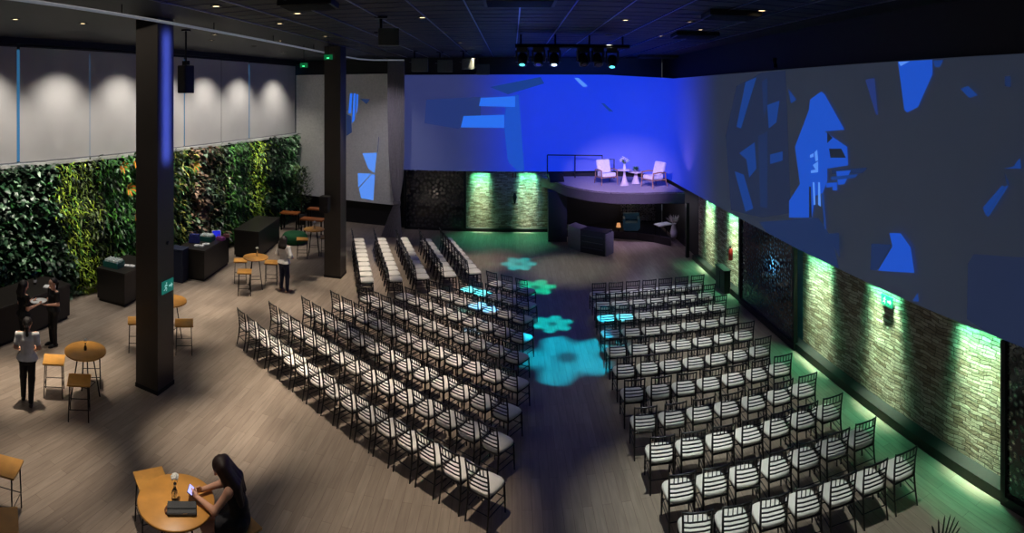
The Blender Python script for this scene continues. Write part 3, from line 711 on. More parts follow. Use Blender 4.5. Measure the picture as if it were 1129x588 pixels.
# corner furniture and plant behind T5
def bench(label, c, rz, w, d, h):
    t = thing('wooden_bench', label, 'bench', (c[0], c[1], 0), rz, 'wood benches in the plant corner')
    MB().box((0, 0, h - .03), (w, d, .06)).build('bench_top', M('amber_wood', (150, 84, 36), .45), t, bevel=.006)
    for sx in (-1, 1):
        for sy in (-1, 1): MB().box((sx * (w / 2 - .06), sy * (d / 2 - .05), (h - .06) / 2), (.05, .05, h - .06)).build('leg', IRON, t)
    return t
p = at(320, 234, .75); bench('amber wood bench against the plant wall corner', (p[0], p[1] - .0), .1, .8, .5, .75)
p = at(345, 241, .75); bench('amber wood bench nearer of two below the potted tree', (p[0], p[1]), .0, 1.0, .5, .75)
p = at(347, 229, .95); bench('tall amber wood bench behind the nearer bench, by the white panel', (p[0] + .25, p[1] - .1), .0, 1.0, .4, .95)
p = at(325, 262, .2)
t = thing('floor_pouf', 'round green floor cushion between the empty bar and the far table', 'pouf', (p[0], p[1], 0))
GRN = M('green_felt', (18, 84, 46), .9)
MB().lathe([(.001, 0), (.42, 0), (.5, .1), (.5, .28), (.42, .38), (.2, .4), (.001, .4)], n=32).build('cushion', GRN, t)
MB().lathe([(.502, .18), (.508, .19), (.502, .2)], n=32, cap=False).build('piping', M('green_piping', (12, 60, 34), .8), t)
# potted tree
p = wl('F', -9.35, .62); t = thing('potted_tree', 'bushy potted tree in the corner before the white panel', 'tree', (p.x, p.y, 0))
MB().lathe([(.001, 0), (.2, 0), (.27, .5), (.25, .5), (.24, .46), (.001, .46)], n=20).build('pot', M('dark_pot', (40, 36, 32), .6), t)
MB().tube([(0, 0, .4), (.03, 0, 1.0), (0, .02, 1.7)], [.03, .025, .015], 7).build('trunk', M('bark', (70, 52, 36), .8), t)
m = MB()
for k in range(900):
    a = random.uniform(0, 2 * PI); rr = random.random() ** .5 * .6; z = random.uniform(1.0, 2.6); rr *= 1 - abs(z - 1.7) * .55
    c = Vector((rr * math.cos(a), rr * math.sin(a), z)); d = Vector((math.cos(a), math.sin(a), random.gauss(.1, .6))).normalized(); s = d.cross(Vector((0, 0, 1))).normalized() * .025
    m.add([c - s, c + s, c + d * .09 + s * .9, c + d * .16, c + d * .09 - s * .9], [(0, 1, 2, 3, 4)], k % 2, True)
tag(m.build('foliage', [leafm[1], leafm[3]], t), kind='stuff')

# ---------------------------------------------------------------- curtain and rail
RAILX, RAILZ = -6.1, 7.32
RAILM = M('white_rail_glow', (150, 152, 150), .4, emit=((104, 110, 120), .55))  # lamp light falling on the white paint is put into the emission
rp = [(RAILX, 2.8, RAILZ), (RAILX, 8, RAILZ), (RAILX, 14, RAILZ), (RAILX, 19.5, RAILZ), (-6.0, 20.8, RAILZ), (-5.6, 21.6, RAILZ), (-4.4, 21.9, RAILZ)]
t = thing('curtain_rail', 'long pale curtain rail running under the ceiling to the curtain', 'rail')
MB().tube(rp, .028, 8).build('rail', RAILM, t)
for Y in (4, 7, 10, 13, 16, 19): MB().tube([(RAILX, Y, RAILZ), (RAILX, Y, CEIL)], .012, 6).build('hanger', IRON, t)
cw = [(7.27, 0.0, .36), (5.5, .0, .36), (3.5, .02, .34), (2.4, .03, .27), (1.55, .03, .13), (1.35, .02, .14), (.9, -.06, .25), (.4, -.14, .36), (.02, -.2, .44)]
mb = MB(); N = 72; cx0, cy0 = at(437, 262)[0], 21.9; vs = []
for z, dx, hw in cw:
    for k in range(N + 1):
        f = k / N * 2 - 1
        vs.append((cx0 + dx + f * hw, cy0 + .05 * math.sin(k * 2 * PI / 7.2) * (hw / .3) ** .3 + .02 * math.sin(k * .9 + z), z))
mb.add(vs, [(i * (N + 1) + k, i * (N + 1) + k + 1, (i + 1) * (N + 1) + k + 1, (i + 1) * (N + 1) + k) for i in range(len(cw) - 1) for k in range(N)], 0, True)
t = thing('curtain', 'tall pale grey curtain gathered low beside the far lattice screen', 'curtain', (0, 0, 0))
mb.build('curtain_fabric', M('grey_voile', (150, 145, 150), .85), t)
MB().lathe([(.15, 1.40), (.165, 1.43), (.165, 1.49), (.15, 1.52)], (cx0 + .03, cy0, 0), 20, sy=.7, cap=False).build('tie_back', M('tie_grey', (120, 116, 120), .8), t)

# ---------------------------------------------------------------- stage
STGT = M('stage_carpet', (158, 150, 160), .7); STGF = M('stage_fascia', (70, 64, 76), .55)
lip = [(596, 192), (608, 198.5), (624.7, 204.7), (640, 208), (654.5, 210.4), (673, 212), (691.7, 212.6), (710, 212.6), (729, 212), (745, 211.8), (761, 211.6)]
lp = [at(x, y, 2.4)[:2] for x, y in lip]; lp[0] = (1.25, 23.2); lp[-1] = (6.12, 18.62)
stage = thing('stage_platform', 'raised curved corner stage with grey fascia on dark supports', 'stage')
poly = lp + [(6.12, 21.0), (5.5, 22.4), (4.0, 23.1)]
MB().prism(poly, 2.34, 2.40).build('deck', STGT, stage)
m = MB(); vs = []
for x, y in lp: vs += [(x, y, 1.98), (x, y, 2.402)]
m.add(vs, [(2 * i, 2 * i + 2, 2 * i + 3, 2 * i + 1) for i in range(len(lp) - 1)], 0, True)
m.build('fascia', STGF, stage)
MB().prism(poly, 1.98, 2.0).build('soffit', BLACK, stage)
PNL = M('dark_blue_panel', (24, 26, 44), .5)
p0 = on_wall('F', 604, 260, .0); a = at(604.5, 266.5); b = at(625, 267)
m = MB(); m.prism([(a[0], a[1]), (b[0], b[1]), (b[0] + .05, b[1] + 1.2), (a[0] + .05, a[1] + 1.3)], 0, 2.0); m.build('side_panel', PNL, stage)
MB().box((6.27, 18.78, .985), (.12, .12, 1.97)).build('post', BLACK, stage)
# railing at the stage back
t = thing('guard_rail', 'black metal guard rail at the back edge of the stage', 'railing')
def sp(x, D, z): th = (x - CX) / F; return (D * math.sin(th), D * math.cos(th), z)
A, B, C_ = sp(603.5, 23.0, 2.4), sp(634, 22.9, 2.4), sp(664, 22.8, 2.4)
up = lambda q, h: (q[0], q[1], q[2] + h)
for q in (A, B): MB().tube([q, up(q, .95)], .022, 8).build('post', IRON, t)
MB().tube([up(A, .95), up(B, .95), up(C_, .95), C_], .024, 8).build('top_rail', IRON, t)
MB().tube([up(A, .22), up(B, .22), up(C_, .22)], .016, 8).build('lower_rail', IRON, t)
E_ = sp(677, 22.7, 2.4); E0 = sp(665, 22.75, 2.4)
MB().tube([up(E0, .8), up(E_, .8), E_], .022, 8).build('end_rail', IRON, t)
# armchairs
LEA = M('white_leather', (226, 216, 222), .5); OAK = M('pale_wood_arm', (170, 120, 92), .5)
def armchair(label, loc, rz):
    t = thing('armchair', label, 'armchair', loc, rz, 'white armchairs on the stage')
    MB().box((0, .02, .38), (.56, .58, .15), rx=.08).build('seat', LEA, t, bevel=.04)
    MB().box((0, -.29, .66), (.56, .14, .56), rx=.28).build('backrest', LEA, t, bevel=.05)
    for s in (-1, 1):
        MB().tube([(s * .33, .3, .56), (s * .33, -.02, .58), (s * .33, -.34, .54)], [.026, .026, .022], 8).build('armrest', OAK, t)
        MB().tube([(s * .33, .29, .56), (s * .33, .31, .28), (s * .34, .32, 0)], [.02, .022, .015], 8).build('leg', OAK, t)
        MB().tube([(s * .33, -.3, .55), (s * .32, -.34, .28), (s * .33, -.42, 0)], [.02, .022, .015], 8).build('leg', OAK, t)
    m = MB(); m.tube([(-.33, .3, .3), (.33, .3, .3)], .018, 8); m.tube([(-.33, .3, .3), (-.32, -.34, .28)], .018, 8); m.tube([(.33, .3, .3), (.32, -.34, .28)], .018, 8); m.tube([(-.32, -.34, .28), (.32, -.34, .28)], .018, 8)
    m.build('frame', OAK, t)
p = sp(668.5, 21.35, 2.4); armchair('white armchair on the stage beside the guard rail', p, face_rz(.25, -1) )
p = sp(720.5, 20.7, 2.4); armchair('white armchair on the stage nearest the stone wall', p, face_rz(-.95, -.45))
def side_table(label, loc, h, r):
    t = thing('side_table', label, 'side table', loc, 0, 'pedestal tables on the stage')
    MB().lathe([(.001, 0), (.17, 0), (.17, .015), (.1, .2), (.045, .42), (.03, h - .05), (.06, h - .03)], n=24).build('pedestal', M('cream_lacquer', (214, 196, 190), .45), t)
    MB().lathe([(.001, h - .03), (r, h - .03), (r + .005, h - .015), (r, h), (.001, h)], n=32).build('table_top', M('cream_lacquer', (214, 196, 190), .45), t)
p1 = sp(688.5, 21.0, 2.4); side_table('taller white pedestal table on the stage under the orchid vase', p1, .62, .27)
p2 = sp(701, 21.45, 2.4); side_table('lower white pedestal table on the stage under the leafy bowl', p2, .47, .3)
t = thing('orchid_vase', 'glass vase of white orchids on the taller pedestal table', 'vase', (p1[0], p1[1], 3.02))
MB().lathe([(.001, 0), (.05, 0), (.06, .06), (.04, .15), (.035, .2), (.05, .22)], n=16).build('vase_glass', M('frosted_glass', (220, 220, 235), .2), t)
m = MB(); m2 = MB()
for k in range(7):
    a = k * .9; q = Vector((math.cos(a) * .14, math.sin(a) * .1, .34 + .05 * (k % 3)))
    m.tube([(0, 0, .1), (q.x * .4, q.y * .4, .3), q], .006, 5)
    for j in range(4):
        b_ = a + j * 1.57; m2.lathe([(0, -.012), (.03, -.004), (.035, .006), (0, .012)], (q.x + .04 * math.cos(b_), q.y, q.z + .04 * math.sin(b_)), 8)
m.build('stem', STEM, t); m2.build('blossom', PETAL, t)
m = MB()
for k in range(12):
    a = k * 2.1; d = Vector((math.cos(a) * .8, math.sin(a) * .8, .75)).normalized(); s = Vector((-math.sin(a), math.cos(a), 0)) * .04
    m.add([(0, 0, .2), Vector((0, 0, .2)) + d * .15 + s, Vector((0, 0, .2)) + d * .34, Vector((0, 0, .2)) + d * .15 - s], [(0, 1, 2, 3)], 0, True)
m.build('leaf', leafm[4], t)
t = thing('plant_bowl', 'small leafy plant in a low bowl on the lower pedestal table', 'plant', (p2[0], p2[1], 2.87))
MB().lathe([(.001, 0), (.07, 0), (.12, .08), (.11, .08), (.001, .05)], n=18).build('bowl', M('grey_bowl', (120, 116, 124), .4), t)
m = MB()
for k in range(60):
    a = k * 2.4; d = Vector((math.cos(a), math.sin(a), random.uniform(.2, 1.2))).normalized(); s = Vector((-math.sin(a), math.cos(a), 0)) * .022; o_ = Vector((0, 0, .07))
    m.add([o_, o_ + d * .1 + s, o_ + d * random.uniform(.15, .22), o_ + d * .1 - s], [(0, 1, 2, 3)], 0, True)
tag(m.build('foliage', leafm[4], t), kind='stuff')
# low dark boxes at stage back left
t = thing('floor_monitor', 'dark floor monitor speaker on the stage by the guard rail end', 'speaker', sp(613, 21.95, 2.4), .2)
m = MB(); m.add([(-.3, -.2, 0), (.3, -.2, 0), (.3, .2, 0), (-.3, .2, 0), (-.3, .02, .34), (.3, .02, .34), (.3, .2, .3), (-.3, .2, .3)], [(3, 2, 1, 0), (0, 1, 5, 4), (1, 2, 6, 5), (2, 3, 7, 6), (3, 0, 4, 7), (4, 5, 6, 7)])
m.build('cabinet', M('speaker_black', (14, 14, 15)), t, bevel=.01)
m = MB(); m.add([(-.26, -.19, .05), (.26, -.19, .05), (.26, -.01, .31), (-.26, -.01, .31)], [(0, 1, 2, 3)]); m.v = [(x, y - .012, z + .008) for x, y, z in m.v]; m.build('grille', M('speaker_grille', (30, 30, 32)), t)
# cabinet under the stage lip
ca = at(636, 274); 
t = thing('drinks_cabinet', 'dark blue slatted cabinet with pale end panel under the stage', 'cabinet', (at(642, 279)[0], at(642, 279)[1] + .1, 0), -.12)
q0 = at(626, 272); q1 = at(640, 278); q2 = at(667, 283)
t.location = (0, 0, 0); t.rotation_euler = (0, 0, 0)
nrm = Vector((q2[1] - q1[1], -(q2[0] - q1[0]), 0)).normalized()
bk = -nrm * .55
def pz(q, z): return (q[0], q[1], z)
m = MB(); m.prism([(q1[0], q1[1]), (q2[0], q2[1]), (q2[0] + bk.x, q2[1] + bk.y), (q1[0] + bk.x, q1[1] + bk.y)], 0, .86); m.build('carcass', M('navy_cabinet', (18, 22, 44), .45), t)
m = MB()
uu = (Vector(q2) - Vector(q1)); L_ = uu.length; uu.normalize()
for k in range(3):
    z = .2 + .22 * k; c = Vector(q1) + uu * L_ / 2 + nrm * .012; m.box((c.x, c.y, z), (L_ * .86, .03, .03), math.atan2(uu.y, uu.x))
m.build('slat', M('cabinet_slat', (34, 40, 70), .4), t)
m = MB(); m.prism([(q0[0], q0[1]), (q1[0], q1[1]), (q1[0] + bk.x, q1[1] + bk.y), (q0[0] + bk.x, q0[1] + bk.y)], 0, .84); m.build('end_panel', M('pale_cabinet_panel', (104, 102, 120), .55), t)
e3 = Vector(q2) + uu * .05; m = MB(); m.prism([(q2[0], q2[1]), (e3.x, e3.y), (e3.x + bk.x, e3.y + bk.y), (q2[0] + bk.x, q2[1] + bk.y)], 0, .8); m.build('end_panel', M('pale_cabinet_panel', (104, 102, 120), .55), t)
# dark dais below the stage with lounge objects
dl = [at(621, 246)[:2], at(640, 254)[:2], at(654.5, 258)[:2], at(680, 260.3)[:2], at(704, 260.5)[:2], at(730, 259.5)[:2], at(757, 257)[:2]]
dl = [(1.95, 22.6), (2.6, 22.35), (3.3, 22.15), (4.2, 21.9), (5.0, 21.5), (5.6, 21.0), (6.1, 20.3)]
t = thing('lounge_dais', 'low black curved dais under the stage', 'platform')
MB().prism(dl + [(6.2, 23.1), (1.9, 23.3)], 0, .32).build('dais_body', M('dais_black', (14, 13, 15), .35), t)
m = MB(); m.tube([(x, y - .01, .31) for x, y in dl], .02, 6); m.build('dais_edge', M('dais_edge', (46, 44, 52), .35), t)
tag(wall_slab('lattice_panel', 'F', XF(684, 240), XF(722, 240), .35, 1.6, .1, [perforated_mat('brown_lattice', 7, .28, .3)], thick=.01), 'brown pierced lattice panel glowing behind the lounge chair under the stage', 'panel')
bpy.data.objects['lattice_panel'].data.materials[0].node_tree.nodes['Principled BSDF'].inputs['Base Color'].default_value = lin((92, 62, 44))
p = sp(696, 22.35, .32); t = thing('cube_chair', 'teal cube armchair on the dark dais under the stage', 'armchair', p, face_rz(-.2, -1))
TL = M('teal_velvet', (26, 74, 84), .7)
MB().box((0, 0, .22), (.6, .6, .34)).build('seat', TL, t, bevel=.03); MB().box((0, -.27, .42), (.66, .12, .5)).build('backrest', TL, t, bevel=.03)
for s in (-1, 1): MB().box((s * .3, 0, .34), (.1, .6, .42)).build('armrest', TL, t, bevel=.02)
p = sp(731, 21.6, .32); t = thing('lounge_table', 'white low table on the dais under the stage', 'table', p, .3)
MB().box((0, 0, .44), (.62, .42, .05)).build('table_top', WHITE, t, bevel=.01)
for sx in (-1, 1):
    for sy in (-1, 1): MB().tube([(sx * .25, sy * .15, .42), (sx * .27, sy * .17, 0)], .015, 6).build('leg', IRON, t)
p = sp(743, 21.3, .32); t = thing('flower_urn', 'pale urn of dried flowers on the dais beside the white low table', 'vase', p)
MB().lathe([(.001, 0), (.1, 0), (.15, .2), (.1, .42), (.07, .5), (.1, .54)], n=18).build('urn', M('pale_urn', (150, 146, 150), .5), t)
m = MB()
for k in range(70):
    a = k * 2.4; d = Vector((math.cos(a) * .7, math.sin(a) * .7, random.uniform(.5, 1.2))).normalized(); s = Vector((-math.sin(a), math.cos(a), 0)) * .015; o_ = Vector((0, 0, .5)); l = random.uniform(.25, .5)
    m.add([o_ + d * .1, o_ + d * l * .7 + s, o_ + d * l, o_ + d * l * .7 - s], [(0, 1, 2, 3)], 0, True)
tag(m.build('dried_stems', M('dried_flower', (190, 184, 176), .7), t), kind='stuff')
p = sp(682, 22.2, .32); t = thing('table_lamp', 'small lit lamp on the dais beside the teal armchair', 'lamp', p)
MB().lathe([(.001, 0), (.07, 0), (.07, .02), (.015, .04), (.015, .2)], n=14).build('lamp_base', IRON, t)
MB().lathe([(.1, .18), (.065, .34)], n=16).build('lamp_shade', M('lamp_shade', (220, 180, 130), .6, emit=((220, 150, 90), .8)), t)

# things on the stone walls
p = on_wall('R', 809.5, 279, -.22); t = thing('fire_extinguisher', 'red fire extinguisher hanging on the stone wall', 'extinguisher', (p.x - .12, p.y, p.z - .2))
t.scale = (.8, .8, .78)
RED = M('red_enamel', (130, 24, 18), .35)
MB().lathe([(.001, 0), (.075, 0), (.085, .02), (.085, .36), (.06, .42), (.025, .45)], n=20).build('cylinder_body', RED, t)
m = MB(); m.tube([(0, 0, .45), (0, 0, .5)], .02, 8); m.box((-.02, 0, .52), (.12, .03, .025)); m.build('valve', BLACK, t)
m = MB(); m.tube([(-.03, 0, .49), (-.12, 0, .42), (-.11, .02, .2)], .012, 6); m.build('hose', BLACK, t)
p = on_wall('R', 797, 322, .08); t = thing('wall_box', 'dark low cabinet standing against the stone wall near the stage', 'cabinet', (p.x, p.y, 0), 0)
MB().box((0, 0, .33), (.2, .7, .66)).build('cabinet_body', M('dark_teal_box', (20, 30, 30), .5), t, bevel=.01)
MB().box((0, 0, .675), (.23, .74, .03)).build('cabinet_top', M('teal_top', (26, 42, 38), .5), t)
MB().box((-.104, 0, .33), (.012, .02, .5)).build('door_gap', BLACK, t)
p = on_wall('F', 567.5, 217, -.1); t = thing('wall_sconce', 'black wall lantern on the far stone wall between the light washes', 'sconce', p)
MB().box((0, .04, 0), (.1, .06, .3)).build('back_plate', IRON, t)
MB().lathe([(.03, -.28), (.05, -.2), (.09, .0), (.05, .12), (.0, .18)], (0, -.05, 0), 10).build('lantern_body', IRON, t)
p = on_wall('F', 567, 192, -.15); t = thing('wall_plaque', 'small reddish plaque high on the far stone wall', 'sign', (p.x, p.y, p.z - .06))
for k, s in enumerate((-.06, .06)): MB().box((s, 0, 0), (.05, .03, .2)).build('plaque_bar', M('rust_red', (120, 50, 40), .6), t)

# fan palm at the lower edge
p = at(1036, 598, 0.6); t = thing('potted_palm', 'fan leaf palm in a pot at the lower frame edge near the stone wall', 'plant', (p[0], p[1], 0))
MB().lathe([(.001, 0), (.15, 0), (.2, .32), (.18, .32), (.001, .29)], n=20).build('pot', M('dark_pot', (40, 36, 32)), t)
PAL = M('palm_dark', (26, 44, 22), .5)
for k, (dx, dy, h, tilt, ang) in enumerate([(0, 0, .42, 0.15, 0.0)]):
    m = MB(); hub = Vector((dx, dy, h)); m.tube([(0, 0, .28), hub], .012, 6)
    n = 13
    for i in range(n):
        a = PI * (0.02 + .96 * i / (n - 1)); d = Vector((math.cos(a) * math.cos(ang), math.cos(a) * math.sin(ang) + tilt * .3, math.sin(a))).normalized(); s = Vector((-math.sin(a), 0, math.cos(a))) * .017; l = .40 + .05 * math.sin(a)
        m.add([hub, hub + d * l * .45 + s, hub + d * l * .9 + s * .8, hub + d * l, hub + d * l * .9 - s * .8, hub + d * l * .45 - s], [(0, 1, 2, 3, 4, 5)], 0)
    m.build('fan_leaf', PAL, t)

# ---------------------------------------------------------------- ceiling equipment
DL = []
def downlight(x, y, label, on=1.0):
    t = thing('downlight', label, 'ceiling light', (x, y, CEIL), 0, 'round ceiling downlights')
    MB().lathe([(.10, -.001), (.105, -.018), (.075, -.018), (.07, -.004)], n=20, cap=False).build('trim_ring', M('dark_ring', (50, 50, 54), .5), t)
    MB().lathe([(.072, -.006), (.0, -.006)], n=20).build('lens', M('lit_lens', (255, 230, 200), .4, emit=((250, 238, 220), 1.0 )), t)
    DL.append((x, y, on))
fix = [(-7.3, 12.0, .9), (-3.95, 9.5, .7), (-4.88, 8.07, 1.0), (-4.89, 10.75, .9), (-4.86, 13.6, .8), (-4.8, 16.6, .9), (-4.6, 19.2, .7), (-8.37, 8.32, 1.0), (-8.2, 13.3, 1.1), (-8.06, 15.7, .6), (-8.3, 18.6, .3), (-10.6, 15.9, .3),
       (-1.78, 10.7, .8), (-1.69, 13.5, .55), (-1.55, 16.3, .45), (-1.4, 19.5, .5), (2.33, 11.0, .05), (2.53, 14.0, .05), (3.7, 10.9, .36), (3.9, 13.9, .3), (-8.35, 10.8, .7), (-6.6, 5.6, .8), (-4.2, 5.3, .7), (-1.5, 7.6, .6), (1.9, 18.3, .35), (2.6, 7.4, .6), (4.4, 5.6, .35), (-8.8, 6.8, 1.2),
       (-6.55, 14.4, 1.0), (4.4, 8.9, .33), (4.4, 12.2, .26)]  # outer stone-wall side downlights over the chairs are extras, added to light the seats
rowname = lambda x: 'plant-wall side' if x < -7.5 else ('curtain rail side' if x < -4 else ('middle of the hall' if x < 0 else 'stone-wall side'))
cnt = {}
for x, y, on in sorted(fix, key=lambda q: q[1]):
    nm = rowname(x); cnt[nm] = cnt.get(nm, 0) + 1
    downlight(x, y, f'small round ceiling downlight, {ORD[cnt[nm]]} from the camera on the {nm}', on)
def eqp(x, y, z):
    D = F * (EYE - z) / (y - HY); th = (x - CX) / F; return (D * math.sin(th), D * math.cos(th), z)
PRJM = M('projector_grey', (84, 88, 80), .5); LENS = M('projector_lens', (40, 60, 160), .1, emit=((60, 100, 255), .6))
def projector(label, loc, rz, s=1.0, lit=True):
    t = thing('ceiling_projector', label, 'projector', loc, rz, 'ceiling projectors')
    MB().box((0, 0, 0), (.62 * s, .5 * s, .24 * s)).build('projector_body', PRJM, t, bevel=.02)
    MB().lathe([(.07 * s, -.06), (.07 * s, .03), (.0, .03)], n=16).build('lens', LENS if lit else IRON, t)
    l = t.children[-1]; l.rotation_euler = (PI / 2, 0, 0); l.location = (.22 * s, -.25 * s, 0)
    h = CEIL - loc[2]
    m = MB(); m.tube([(0, 0, .12 * s), (0, 0, h)], .03, 8); m.box((0, 0, .14 * s), (.4 * s, .3 * s, .03)); m.box((0, 0, h - .02), (.25, .25, .04)); m.build('ceiling_mount', IRON, t)
p = eqp(420, 42, 7.08); projector('ceiling projector nearest the camera with blue lit lens', p, .25, .68)
p = eqp(457, 72, 6.98); projector('pale projector next to the curtain top', p, .1, .95, False)
p = eqp(485, 73, 6.98); projector('projector with lit lens second from the curtain top', p, .1, .9)
p = eqp(511, 71, 7.02); projector('small grey projector beyond the lit one, third from the curtain', p, .1, .75, False)
p = eqp(527, 77, 6.9); projector('low grey projector fourth from the curtain top', p, .1, .85, False)
# lighting bar with moving heads
bp0, bp1 = eqp(570, 51, 7.2), eqp(692, 53, 7.2); BY = 14.0
bar = thing('lighting_bar', 'black lighting bar hung from the ceiling before the blue screen', 'light rig')
bx0, bx1 = BY * math.tan((568 - CX) / F), BY * math.tan((694 - CX) / F)
MB().tube([(bx0, BY, 7.2), (bx1, BY, 7.2)], .05, 10).build('bar', IRON, bar)
MB().tube([(bx0, BY + .3, 7.2), (bx1, BY + .3, 7.2)], .04, 10).build('bar', IRON, bar)
for f in (.05, .35, .65, .95):
    x = bx0 + (bx1 - bx0) * f; MB().tube([(x, BY + .15, 7.2), (x, BY + .15, CEIL)], .025, 8).build('hanger', IRON, bar)
HEAD = M('moving_head_black', (12, 12, 14), .45)
LAMPS = {}
for k, (x, y, lbl, col, em) in enumerate([(576, 70, 'moving head light at the bar end toward the curtain, teal lens', (90, 230, 240), 2.2), (594, 66, 'tall dark moving head second along the lighting bar', (40, 40, 160), .6),
        (611, 69, 'moving head with bright white-blue lens near the bar middle', (190, 220, 255), 4.0), (643, 60, 'small dark spotlight hanging mid lighting bar', (20, 20, 50), .2),
        (659, 63, 'dark moving head right of the bar middle', (20, 20, 60), .3), (675, 72, 'moving head at the bar end toward the stone wall, teal lens', (90, 230, 240), 2.2)]):
    X = BY * math.tan((x - CX) / F); zl = EYE - (y - HY) * BY / F
    t = thing('moving_head', lbl, 'stage light', (X, BY, 7.16), random.uniform(-.4, .4), 'moving heads on the lighting bar')
    h = max(.42, 7.16 - zl)
    MB().box((0, 0, -.06), (.28, .22, .12)).build('base', HEAD, t, bevel=.015)
    m = MB()
    for s in (-1, 1): m.box((s * .15, 0, -.12 - (h - .2) / 2), (.04, .12, max(.1, h - .12)))
    m.box((0, 0, -.125), (.34, .12, .03)); m.build('yoke', HEAD, t)
    hd = MB(); hd.lathe([(.0, .2), (.09, .19), (.12, .1), (.115, -.02), (.125, -.12), (.105, -.13)], n=18); ho = hd.build('head', HEAD, t); ho.location = (0, 0, -h + .08); ho.rotation_euler = (-.45, 0, 0)
    ln_ = MB(); ln_.lathe([(.1, -.128), (.0, -.135)], n=18).build('lens', M('head_lens_%d' % k, (30, 40, 60), .1, emit=(col, em)), ho)
    LAMPS[k] = (X, BY, zl)
# air conditioning cassettes
def cassette(label, loc, w, d, rz=0):
    t = thing('ceiling_vent', label, 'vent', (loc[0], loc[1], CEIL), rz, 'black ceiling air vents')
    MB().box((0, 0, -.05), (w, d, .1)).build('vent_box', M('vent_black', (10, 11, 14), .5), t, bevel=.01)
    m = MB()
    for k in range(7): m.box((0, -d * .4 + d * .8 * k / 6, -.105), (w * .9, .025, .02))
    m.build('louvre', M('vent_louvre', (26, 28, 36), .5), t)
cassette('black air vent at the top frame edge near the bright rails', eqp(573, 4, 7.4), 1.15, .7)
cassette('black air vent between the lighting bar and the top frame edge', eqp(766, 41, 7.4), 1.1, .8, -.1)
cassette('black air vent in the dark ceiling above the wide screen', eqp(806, 20, 7.4), 1.0, .7, -.1)
cassette('black air vent beyond the lighting bar near the screen corner', eqp(728, 64, 7.4), 1.8, .8, -.1)
cassette('black air vent by the long curtain rail', eqp(340, 8, 7.4), .9, .6, .1)
# green exit beacons
for x, y, l in [(335, 72, 'small hanging green exit beacon beside the far pillar'), (362, 63, 'small green exit beacon in front of the far pillar top')]:
    p = eqp(x, y, 6.85 if x == 335 else 7.0); t = thing('exit_beacon', l, 'sign', p)
    MB().box((0, 0, 0), (.24, .05, .14)).build('beacon_case', M('beacon_case', (20, 60, 40), .5, emit=((10, 110, 60), .6)), t)
    MB().lathe([(.0, -.02), (.035, -.02), (.035, .0), (.0, .0)], (0, -.03, -.02), 12).build('beacon_lamp', M('beacon_green', (60, 220, 130), .4, emit=((80, 255, 160), 2.5)), t)
    MB().tube([(0, 0, .07), (0, 0, CEIL - p[2])], .01, 6).build('hanger', IRON, t)
for k, (x, y) in enumerate([(856, 73), (729, 84)]):
    p = on_wall('R', x, y, .02) if k == 0 else None
    if p:
        t = thing('spot_fixture', 'small spotlight clipped on top of the projection screen', 'stage light', (p.x - .05, p.y, 6.6))
        MB().box((0, 0, .05), (.1, .1, .1)).build('clamp', IRON, t); MB().lathe([(.05, 0), (.06, .14), (.0, .16)], (0, 0, .1), 12).build('can', HEAD, t)
